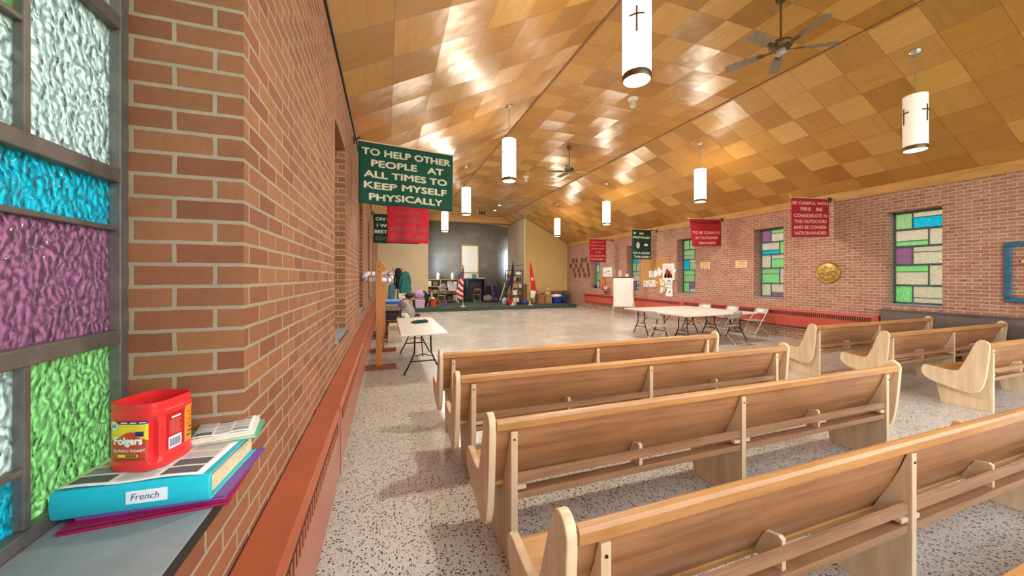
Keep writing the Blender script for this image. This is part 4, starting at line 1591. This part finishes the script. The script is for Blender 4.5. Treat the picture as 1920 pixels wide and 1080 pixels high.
# black shelf unit
bx, by = ux(964, 18.5), 18.5
t_ = thing('shelf_unit', 'tall black open shelf unit packed with supplies on the stage', 'shelf', (bx, by, SG))
for z in (.08, .46, .86, 1.24, 1.58, 1.84):
    MB().box(-.44, .44, -.2, .2, z, z + .03).build('shelf_board', M['black'], t_)
b = MB()
for x in (-.43, .43):
    for y in (-.19, .19):
        b.cyl((x, y, 0), (x, y, 1.86), .022, n=8)
b.build('posts', M['black'], t_)
stuff = [(-.2, 1.61, .26, .2, '#d8b432', 'yellow box on the top shelf of the black unit'), (.18, 1.61, .3, .14, '#e6e2da', 'white carton on the top shelf of the black unit'),
         (-.12, 1.27, .4, .22, '#b97f66', 'terracotta box on the second shelf of the black unit'), (.26, 1.27, .2, .18, '#2e5a3c', 'green box on the second shelf of the black unit'),
         (-.05, .89, .44, .24, '#a77a60', 'salmon box on the third shelf of the black unit'), (.3, .89, .16, .22, '#c9d4da', 'pale blue box on the third shelf of the black unit'),
         (-.08, .49, .42, .28, '#d9d2c6', 'cream box on the fourth shelf of the black unit'), (.28, .49, .2, .2, '#6d5a4c', 'brown box on the fourth shelf of the black unit'),
         (-.25, .11, .22, .26, '#345a9a', 'blue box on the lowest shelf of the black unit'), (.1, .11, .26, .24, '#d5cfc2', 'white box on the lowest shelf of the black unit')]
for x, z, w, h, c_, lab in stuff:
    carton(lab, bx + x, by - .02, SG + z, w, .3, h - .01, 0, mk(c_, .7), grp='boxes on the black shelf unit')
def jug(label, x, y, z, h, r, col, cap, name='jug', cat='jug'):
    t_ = thing(name, label, cat, (x, y, z))
    MB().lathe([(r * .9, 0), (r, .02), (r, h * .62), (r * .8, h * .75), (r * .3, h * .86), (r * .28, h * .94)], n=18).build('body', mk(col, .35), t_, smooth=True)
    MB().lathe([(r * .33, h * .93), (r * .33, h), (r * .1, h)], n=14).build('cap', mk(cap, .4), t_, smooth=True)
    MB().tube([(r * .85, 0, h * .35), (r * 1.35, 0, h * .42), (r * 1.25, 0, h * .68), (r * .7, 0, h * .76)], .014, 6).build('handle', mk(col, .35), t_, smooth=True)
    return t_
jug('red fuel jug at the foot of the black shelf unit', ux(955, 17.95), 17.95, SG, .52, .16, '#b0202e', '#30302e')
jug('cream jug behind the dark navy flag stand', ux(964, 18.05), 18.05, SG, .42, .10, '#d6cdb2', '#3f6a4a')
jug('pale blue jug at the left foot of the black shelf unit', ux(946, 18.4), 18.4, SG, .42, .14, '#9ec4d2', '#2d5c7a')
bag('bright blue bag on the carpet between the two right flags', ux(984, 17.95), 17.95, SG, .34, .3, .24, mk('#2446b0', .6), 13)
t_ = thing('lectern', 'brown wooden lectern against the pale return wall', 'lectern', (7.33, 18.95, SG))
MB().box(-.2, .2, -.15, .15, .05, 1.0).build('body', M['brown_wood'], t_, bevel=.006)
MB().cbox((0, 0, 1.04), (.5, .42, .03), rx=R(14)).build('top', M['brown_wood'], t_, bevel=.004)
MB().box(-.24, .24, -.19, .19, 0, .05).build('base', M['brown_wood'], t_, bevel=.004)

# tan cabinet, boxes and toys against the right tan wall
t_ = thing('cabinet', 'small tan cabinet with a dark diamond mark by the red flag', 'cabinet', (ux(1005, 19.05), 19.1, SG))
MB().box(-.27, .27, -.2, .2, .03, .62).build('body', mk('#b99758', .7), t_, bevel=.004)
MB().prism([(-.05, .40), (0, .33), (.05, .40), (0, .48)], -.204, -.199, 'y').build('mark', M['black'], t_)
MB().box(-.29, .29, -.215, .2, .62, .64).build('top', M['brown_wood'], t_, bevel=.003)
MB().box(-.26, .26, -.19, .2, 0, .03).build('plinth', M['brown_wood'], t_)
carton('open cardboard box beside the tan cabinet', ux(1013, 18.5), 18.5, SG, .36, .36, .5, R(4), mk('#9a6b40', .85), grp='cardboard boxes by the right tan wall', open_=True)
carton('closed cardboard box under the teddy bear left of the blue tote', ux(1027, 18.4), 18.4, SG, .38, .36, .40, R(-6), mk('#a97c58', .85), grp='cardboard boxes by the right tan wall')
bag('white and red cloth heaped in the open cardboard box', ux(1013, 18.5), 18.5, SG + .40, .28, .26, .26, mk('#c9908a', .8, var=.3), 15, handle=False, name='cloth_heap', cat='cloth')
bear = thing('teddy_bear', 'beige teddy bear sitting on the cardboard box by the tan wall', 'toy', (ux(1027, 18.4), 18.42, SG + .408))
fur = mk('#c9a37c', .95, var=.2, bump=.5)
MB().blob((0, 0, .14), (.13, .11, .15), 2, .08, 2, 3, flat=0).build('body', fur, bear, smooth=True)
MB().blob((0, -.02, .35), (.105, .10, .10), 4, .06, 2, 3).blob((0, -.11, .33), (.045, .04, .035), 4, .05, 2, 2).build('head', fur, bear, smooth=True)
for s in (-1, 1):
    MB().blob((s * .085, 0, .43), (.035, .02, .035), 1, .05, 2, 2).build('ear', fur, bear, smooth=True)
    MB().blob((s * .15, -.05, .18), (.04, .05, .09), 1, .05, 2, 2).build('arm', fur, bear, smooth=True)
    MB().blob((s * .09, -.15, .05), (.05, .10, .05), 1, .05, 2, 2).build('leg', fur, bear, smooth=True)
carton('dark wooden crate standing behind the blue tote', ux(1050, 19.1), 19.12, SG, .95, .36, .66, 0, M['brown_wood'], name='wooden_crate', cat='crate')
tote('royal blue tote heaped with white cloth near the stage corner', ux(1043, 18.3), 18.3, SG, .52, .40, .34, 0, mk('#1a3aa6', .4))
bag('white cloth heaped on the royal blue tote', ux(1043, 18.3), 18.3, SG + .32, .66, .45, .2, M['paper'], 17, handle=False, name='cloth_heap', cat='cloth')
bag('tan sack beside the royal blue tote', ux(1055, 18.75), 18.75, SG, .3, .24, .42, mk('#a08a70', .9), 18, handle=False)
bag('navy backpack in the stage corner by the right wall', 9.62, 18.3, SG, .4, .34, .62, mk('#1d3355', .8, var=.2), 19, name='backpack')

# slate wall furniture
wx = ux(881, 21.8)
t_ = thing('whiteboard', 'white board in a wooden frame leaning on the slate wall', 'whiteboard', (wx, 21.78, SG))
MB().box(-.50, .50, -.02, .02, 1.78, 3.42).build('panel', M['white_paint'], t_, bevel=.01)
b = MB()
b.box(-.56, -.49, -.03, .03, 1.2, 3.45).box(.49, .56, -.03, .03, 1.2, 3.45).box(-.56, .56, -.03, .03, 3.41, 3.47).box(-.56, .56, -.03, .03, 1.72, 1.79)
b.build('frame', M['trim'], t_, bevel=.004)
MB().box(-.49, .49, -.02, .0, 1.36, 1.72).build('lower_panel', M['paper'], t_)
for s in (-1, 1):
    MB().tube([(s * .52, 0, 1.25), (s * .55, -.12, 0)], .025, 8).build('leg', M['trim'], t_, smooth=True)
dx_ = ux(889, 21.2)
t_ = thing('counter_desk', 'tall dark desk with white papers before the slate wall', 'desk', (dx_, 21.2, SG))
MB().box(-.62, .62, -.3, .3, 1.34, 1.40).build('top', M['black'], t_, bevel=.004)
for s in (-1, 1):
    MB().box(s * .58 - .03, s * .58 + .03, -.28, .28, 0, 1.34).build('side_panel', M['black'], t_)
MB().box(-.55, .55, .22, .25, .2, 1.34).build('modesty_panel', M['black'], t_)
carton('teal box standing on the tall dark desk', dx_ + .0, 21.15, SG + 1.40, .26, .16, .27, 0, mk('#2c8aa2', .5), name='storage_box', cat='box')
for k, (x, a) in enumerate(((-.38, 8), (.33, -6), (.48, 12))):
    q = thing('paper_pile', ['white paper pile at the left end of the tall dark desk', 'white paper pile right of the teal box on the desk', 'small white paper pile at the right end of the tall dark desk'][k], 'papers', (dx_ + x, 21.12, SG + 1.40), R(a), 'paper piles on the tall desk')
    MB().box(-.13, .13, -.1, .1, 0, .03).box(-.12, .125, -.11, .08, .03, .05).build('sheets', M['paper'], q)
dc = copy_tree(ch)
dc.location = (dx_ + .02, 20.55, SG)
dc.rotation_euler = (0, 0, 0)
dc['label'] = 'folding chair with brown back standing before the tall dark desk'
for c_ in kids(dc):
    if c_.name.startswith('backrest'):
        c_.data = c_.data.copy()
        c_.data.materials[0] = mk('#8a5238', .6)
coat('dark teal jacket draped at the left end of the tall desk', dx_ - .5, 20.68, SG + .45, SG + 1.44, .36, mk('#223f47', .9, var=.2), 4)

# wooden shelving on the left of the slate wall
lx = ux(829, 21.6)
t_ = thing('bookshelf', 'wide wooden shelving full of supplies against the slate wall', 'shelf', (lx, 21.65, SG))
for z in (.05, .5, .9, 1.32):
    MB().box(-.95, .95, -.2, .2, z, z + .035).build('shelf_board', M['trim'], t_)
for x in (-.95, -.1, .95):
    MB().box(x - .018, x + .018, -.2, .2, 0, 1.33).build('upright', M['trim'], t_)
cs = ['#d6d2ca', '#6e5238', '#c9b48c', '#36373b', '#8a4f3a', '#b7c0c6', '#4d5b66', '#a58a5e', '#d9c9b2', '#5a4634']
labs = []
for r_, z in enumerate((.085, .535, .935)):
    for k in range(5):
        x = (-.76, -.42, .10, .44, .76)[k]
        w = .22 + .06 * ((k + r_) % 2)
        carton('%s supply box on the %s shelf of the wooden shelving, %s from the left' % (['white', 'brown', 'tan', 'charcoal', 'rust', 'pale grey', 'slate', 'ochre', 'cream', 'umber'][(k * 3 + r_ * 4) % 10], ['bottom', 'middle', 'upper'][r_], ['first', 'second', 'third', 'fourth', 'fifth'][k]),
               lx + x, 21.6, SG + z, w, .26, .2 + .06 * ((k * 2 + r_) % 3), 0, mk(cs[(k * 3 + r_ * 4) % 10], .75), grp='supply boxes on the wooden shelving', name='supply_box')
for k, x in enumerate((-.25, .62)):
    jug(['white bottle on top of the wooden shelving, left one', 'white bottle on top of the wooden shelving by the flag'][k], lx + x, 21.6, SG + 1.355, .46, .09, '#dcd9d4', '#c8c5c0', name='bottle', cat='bottle')
t_ = thing('work_table', 'pale wooden work table before the shelving on the stage', 'table', (lx + .02, 20.75, SG))
MB().box(-.8, .8, -.3, .3, .66, .70).build('top', M['trim'], t_, bevel=.003)
for x in (-.75, .75):
    for y in (-.26, .26):
        MB().box(x - .025, x + .025, y - .025, y + .025, 0, .66).build('leg', M['white_paint'], t_)
tote('white bin on the pale work table before the shelving', lx + .45, 20.75, SG + .70, .48, .4, .42, 0, mk('#cfd0d4', .5), name='bin')
bag('black and white bundle on the pale work table', lx - .1, 20.72, SG + .70, .5, .4, .36, mk('#77706a', .8, var=.5, scale=14), 21, handle=False, name='bundle', cat='cloth')
c2 = dup(ch, (lx - .25, 20.1, SG), R(15), 'pale folding chair before the work table on the stage')
tote('brown bin under the pale work table', lx - .2, 20.8, SG, .5, .4, .4, 0, mk('#6d452c', .7), name='bin')

# folded navy chairs, sack, leaning boards
for k, (u, lab) in enumerate(((917, 'folded black camp chair leaning at the slate wall'), (931, 'folded navy camp chair leaning right of the black one'))):
    t_ = thing('camp_chair', lab, 'chair', (ux(u, 21.3), 21.3, SG), R(-8 + 14 * k), 'folded camp chairs by the slate wall')
    cm = mk(['#191a20', '#20265a'][k], .8)
    MB().grid(lambda a, c_: (-.16 + .32 * a, .25 * c_ + .03 * math.sin(a * 7), .15 + .78 * c_), 10, 8).build('fabric', cm, t_, smooth=True, solid=.03)
    b = MB()
    for s in (-1, 1):
        b.tube([(s * .19, -.02, 0), (s * .17, .30, 1.0)], .013, 8).tube([(s * .19, .22, 0), (s * .17, .02, .6)], .013, 8)
    b.tube([(-.17, .30, 1.0), (.17, .30, 1.0)], .012, 8)
    b.build('frame', M['steel'], t_, smooth=True)
bag('grey sack on the carpet before the folded camp chairs', ux(914, 20.6), 20.6, SG, .55, .4, .42, mk('#8f8b88', .8, var=.25), 23, handle=False)
bag('magenta bag on the carpet at the foot of the navy camp chair', ux(930, 20.7), 20.7, SG, .36, .3, .22, mk('#8a3a72', .8, var=.3), 25)
for k, (u, c_, h) in enumerate(((938, '#c9cdc8', 1.75), (942, '#1c1c1e', 1.6), (946, '#6a6763', 1.2))):
    t_ = thing('leaning_board', ['pale plank leaning steeply left of the black shelf unit', 'black folded table leaning between the planks', 'grey board leaning lowest behind the black shelf unit'][k], 'board', (ux(u, 20.6), 20.6 + .12 * k, SG), 0)
    MB().cbox((.25, 0, h / 2), (.09 if k == 0 else .3, .04, h), ry=R(18)).build('board', mk(c_, .5), t_, bevel=.006)
    MB().cbox((.25 + .0, -.025, h / 2), (.05, .012, h * .7), ry=R(18)).build('batten', M['steel'] if k else M['white_paint'], t_)

# ------------------------------------------------------------------ things on the right wall
WX = XR - .004


def wall_sheet(label, y, z, w, h, rot, mat, name='paper_sheet', cat='paper', grp='papers pinned on the right wall', prints=None, th=.003):
    """flat sheet on the right wall, its face towards -x"""
    t_ = thing(name, label, cat, (WX - .002 - (WX_OFF if name == 'paper_sheet' else 0), y, z), 0, grp)
    t_.rotation_euler = (rot, 0, 0)
    MB().box(-th, 0, -w / 2, w / 2, -h / 2, h / 2).build('sheet', mat, t_)
    if prints:
        b = MB()
        for (y0, y1, z0, z1, mi) in prints:
            b.box(-th - .001, -th, w * y0, w * y1, h * z0, h * z1, mi)
        b.build('print', [M['ink'], M['ink_soft'], mk('#b03a3e', .8), mk('#7a8a60', .8)], t_)
    return t_


WX_OFF = .022
t_ = thing('cork_board', 'tan cork board on the brick wall right of the easel', 'pinboard', (WX, 11.85, 1.78))
MB().box(-.018, 0, -.76, .76, -.5, .62).build('cork', M['cork'], t_)
b = MB().box(-.024, 0, -.79, -.76, -.53, .65).box(-.024, 0, .76, .79, -.53, .65).box(-.024, 0, -.76, .76, -.53, -.5).box(-.024, 0, -.76, .76, .62, .65)
b.build('frame', M['trim'], t_)
t_ = thing('poster', 'white poster with a red figure group beside the third window', 'poster', (WX - .026, 11.08, 1.86), 0)
MB().box(-.006, 0, -.31, .31, -.32, .33).build('sheet', M['white_paint'], t_)
b = MB()
b.box(-.008, -.006, -.22, .24, -.24, .24, 2)
for cy_, w_, z1_ in ((.06, .13, .1), (-.06, .11, .02), (.16, .07, -.06), (-.15, .06, -.1)):
    b.prism([(cy_ - w_, -.23), (cy_ + w_, -.23), (cy_ + w_ * .55, z1_), (cy_ - w_ * .4, z1_ + .03)], -.0095, -.008, 'x', 0 if abs(cy_) < .1 else 1)
b.build('picture', [mk('#9c2f34', .7), mk('#4a2f2c', .7), mk('#dcd6cc', .7)], t_)
tl = [(.0, .35, .1, .3, 1), (-.4, .3, -.1, -.02, 1), (-.4, .35, -.3, -.22, 1)]
wall_sheet('white sheet pinned at a tilt on the corner of the poster', 10.86, 1.86, .24, .3, R(28), M['paper'], prints=[(-.1, .15, -.1, .1, 0)])
wall_sheet('upright white sheet on the cork board, left of the poster', 12.05, 1.78, .26, .28, R(-4), M['paper'])
wall_sheet('tilted white sheet between upright sheet and poster', 11.82, 1.80, .2, .26, R(-25), M['paper'])
wall_sheet('diamond tilted cream sheet just left of the poster', 11.58, 1.87, .26, .26, R(38), M['paper'])
wall_sheet('white sheet at lower left of the cork board', 12.35, 1.38, .34, .26, 0, M['paper'], prints=tl)
wall_sheet('wide white sheet at lower middle of the cork board', 12.0, 1.40, .4, .27, 0, M['paper'], prints=tl)
wall_sheet('small orange note at the centre of the cork board', 11.72, 1.44, .1, .09, R(15), mk('#e3b48a', .8))
wall_sheet('cream sheet with green headline below the poster, left', 11.40, 1.45, .28, .32, R(-8), mk('#e6d6bd', .8), prints=[(-.4, .1, .2, .35, 3), (-.4, .35, 0, .06, 1)])
wall_sheet('white sheet with printed lines directly below the poster', 11.08, 1.42, .40, .34, R(2), M['paper'], prints=[(-.3, .2, .2, .32, 0), (-.4, .35, 0, .06, 1), (-.4, .3, -.2, -.12, 1)])
wall_sheet('lowest white sheet with a dark bird picture under the poster', 11.05, 1.07, .36, .32, R(-1), M['paper'], prints=[(-.2, .05, -.05, .12, 0)])
wall_sheet('pale peach sheet low on the left under the poster', 11.45, 1.17, .16, .28, R(4), mk('#ecd2c2', .8))
wall_sheet('small tan leaflet low beside the bird picture', 11.27, 1.16, .16, .16, R(-6), mk('#d9b998', .8), prints=[(-.3, .3, -.1, .1, 1)])
wall_sheet('big white poster between the last two right windows', 15.2, 1.92, .78, .46, R(-1), M['paper'], name='wall_chart', cat='poster', grp=None, prints=[(-.3, .1, .0, .12, 1), (.1, .4, -.1, -.04, 0), (-.4, .0, -.3, -.24, 1)])
wall_sheet('pink sheet on the wall above the easel, left one', 14.2, 1.78, .28, .38, 0, mk('#ecc3b0', .8), name='notice', grp='notices above the easel')
wall_sheet('cream square sheet on the wall above the easel', 13.65, 1.66, .24, .28, 0, mk('#eedac0', .8), name='notice', grp='notices above the easel')
for y, lab in ((9.4, 'small cream plaque right of the third window'), (8.07, 'small cream plaque left of the second window, wider')):
    t_ = thing('wall_plaque', lab, 'plaque', (WX, y, 2.065), 0, 'cream plaques on the brick wall')
    MB().box(-.02, 0, -.19, .19, -.115, .115).build('plate', mk('#e6c69c', .6), t_, bevel=.004)
    b = MB()
    for k in range(4):
        b.box(-.0215, -.02, -.15 + .02 * (k % 2), .14 - .03 * (k % 3), .06 - k * .045, .08 - k * .045)
    b.build('inscription', mk('#b08a5c', .6), t_)
# round plaque
t_ = thing('round_plaque', 'round brass relief plaque between the two nearest right windows', 'plaque', (WX, 5.77, 1.77))
brass = mk('#b8954e', .38, .65, var=.35, scale=14, name='brass')
b = MB().lathe([(.0001, .045), (.20, .04), (.225, .03), (.25, .045), (.262, .03), (.265, .0)], n=40, cap=False)
bmesh.ops.transform(b.bm, matrix=Matrix.Rotation(-PI / 2, 4, 'Y'), verts=b.bm.verts[:])
b.build('disc', brass, t_, smooth=True)
b = MB()
for k in range(9):
    a = k * 2 * PI / 9
    b.blob((-.045, .14 * math.cos(a), .14 * math.sin(a)), (.012, .045, .03), k, .3, 3, 2)
b.blob((-.048, 0, 0), (.02, .08, .06), 3, .4, 3, 3)
b.build('relief', brass, t_, smooth=True)
# blue frame with gilt ornament
t_ = thing('blue_frame', 'blue square frame round a gilt scroll ornament at the right edge', 'picture frame', (WX, 2.55, 1.74))
blue = mk('#2a5f80', .5, var=.4, scale=14, bump=.3)
b = MB()
S_ = .53
b.box(-.04, 0, -S_, S_, S_ - .085, S_).box(-.04, 0, -S_, S_, -S_, -S_ + .085).box(-.04, 0, -S_, -S_ + .085, -S_ + .085, S_ - .085).box(-.04, 0, S_ - .085, S_, -S_ + .085, S_ - .085)
b.build('frame', blue, t_, bevel=.012)
b = MB()
gold = mk('#a8935c', .4, .6, var=.3)
for k, (cy_, cz_, r_) in enumerate(((.24, .16, .09), (.10, .02, .1), (.22, -.12, .085), (-.05, .18, .1), (-.1, -.08, .1), (-.24, .06, .09))):
    pts = [(-.03, cy_ + r_ * (1 - j / 26) * math.cos(j * .5 + k), cz_ + r_ * (1 - j / 26) * math.sin(j * .5 + k)) for j in range(22)]
    b.tube(pts, .022, 8, r1=.01)
b.tube([(-.03, .3, .2), (-.035, .15, .08), (-.03, 0, .05), (-.03, -.2, -.05), (-.03, -.3, -.2)], .025, 8)
b.build('gilt_scroll', gold, t_, smooth=True)
# rope rings
rows = [(2.62, (18.6, 18.2, 17.6, 17.2)), (2.33, (18.9, 18.3, 17.75, 17.0)), (2.06, (18.55, 18.0, 17.5, 16.95)), (1.78, (18.4, 17.9, 17.35, 16.9))]
r0 = None
for z, yy in rows:
    for y in yy:
        if r0 is None:
            r0 = thing('rope_ring', 'small brown rope ring in the cluster on the brick wall by the stage', 'wall ornament', (WX - .02, y, z), 0, 'rope rings on the brick wall')
            MB().tube([(0, .085 * math.cos(2 * PI * k / 18), .11 * math.sin(2 * PI * k / 18)) for k in range(18)], .026, 8, closed=True).build('rope', M['rope'], r0, smooth=True)
            MB().tube([(-.01, .02, -.09), (-.015, 0, -.13), (-.01, -.02, -.09)], .012, 6).build('knot', M['rope'], r0, smooth=True)
        else:
            dup(r0, (WX - .02, y, z))
# window sill items at the last right windows
SY = NEAR_R[5]
t_ = thing('wall_shelf', 'small wooden wall shelf holding the soccer ball left of the easel', 'shelf', (XR - .004, 15.2, .98))
MB().box(-.24, 0, -.28, .22, 0, .025).build('board', M['trim'], t_, bevel=.003)
for y in (-.2, .14):
    MB().prism([(0, 0), (-.18, 0), (0, -.16)], y - .01, y + .01, 'y').build('shelf_bracket', M['trim'], t_)
t_ = thing('soccer_ball', 'black and white soccer ball on the small wall shelf left of the easel', 'ball', (XR - .125, 15.12, 1.115))
b = MB()
tb_ = bmesh.new()
bmesh.ops.create_icosphere(tb_, subdivisions=3, radius=.11)
ico = bmesh.new()
bmesh.ops.create_icosphere(ico, subdivisions=1, radius=.11)
cent = [v.co.copy() for v in ico.verts]
mp = {v.index: b.bm.verts.new(v.co) for v in tb_.verts}
for f in tb_.faces:
    c_ = f.calc_center_median()
    b.bm.faces.new([mp[v.index] for v in f.verts]).material_index = 1 if min((c_ - q).length for q in cent) < .036 else 0
b.build('skin', [M['white_paint'], M['black']], t_, smooth=True)
t_ = thing('orange_vest', 'orange vest hanging beside the soccer ball on the right wall', 'clothing', (XR - .06, 15.52, 1.06))
MB().blob((0, 0, .25), (.05, .2, .3), 2, .25, 2.2, 3).build('cloth', mk('#c2683c', .9), t_, smooth=True)
MB().tube([(0, -.08, .5), (.02, 0, .62), (0, .08, .5)], .014, 6).build('loop', mk('#c2683c', .9), t_)
t_ = thing('potted_plant', 'small leafy plant on the far right window sill', 'plant', (XR + .12, SY + .62, SZ))
MB().lathe([(.06, 0), (.085, .14), (.09, .15), (.075, .15)], n=16).build('pot', M['black'], t_, smooth=True)
b = MB()
for k in range(26):
    a = k * 2.4
    q = .05 + .12 * random.random()
    h = .18 + .32 * random.random()
    p = Vector((q * math.cos(a), q * math.sin(a), h))
    d = Vector((math.cos(a), math.sin(a), .4)) * .06
    s_ = Vector((-math.sin(a), math.cos(a), 0)) * .03
    vs = [b.bm.verts.new(x) for x in (p - d, p + s_, p + d, p - s_)]
    b.bm.faces.new(vs)
    b.tube([(0, 0, .12), p - d], .003, 4)
b.build('leaves', mk('#7fae95', .6), t_)
t_ = thing('desk_lamp', 'dark lamp with a bent neck on the window sill right of the easel', 'lamp', (XR + .10, NEAR_R[4] + .14, SZ))
MB().lathe([(.08, 0), (.08, .02), (.02, .03)], n=16).build('base', M['iron'], t_, smooth=True)
MB().tube([(0, 0, .02), (0, .06, .2), (-.03, .0, .26)], .01, 6).build('neck', M['iron'], t_)
MB().lathe([(.03, .1), (.05, .06), (.085, -.02), (.075, -.02)], (-.04, -.02, .2), 16).build('lamp_shade', mk('#3c4a5c', .4), t_, smooth=True)
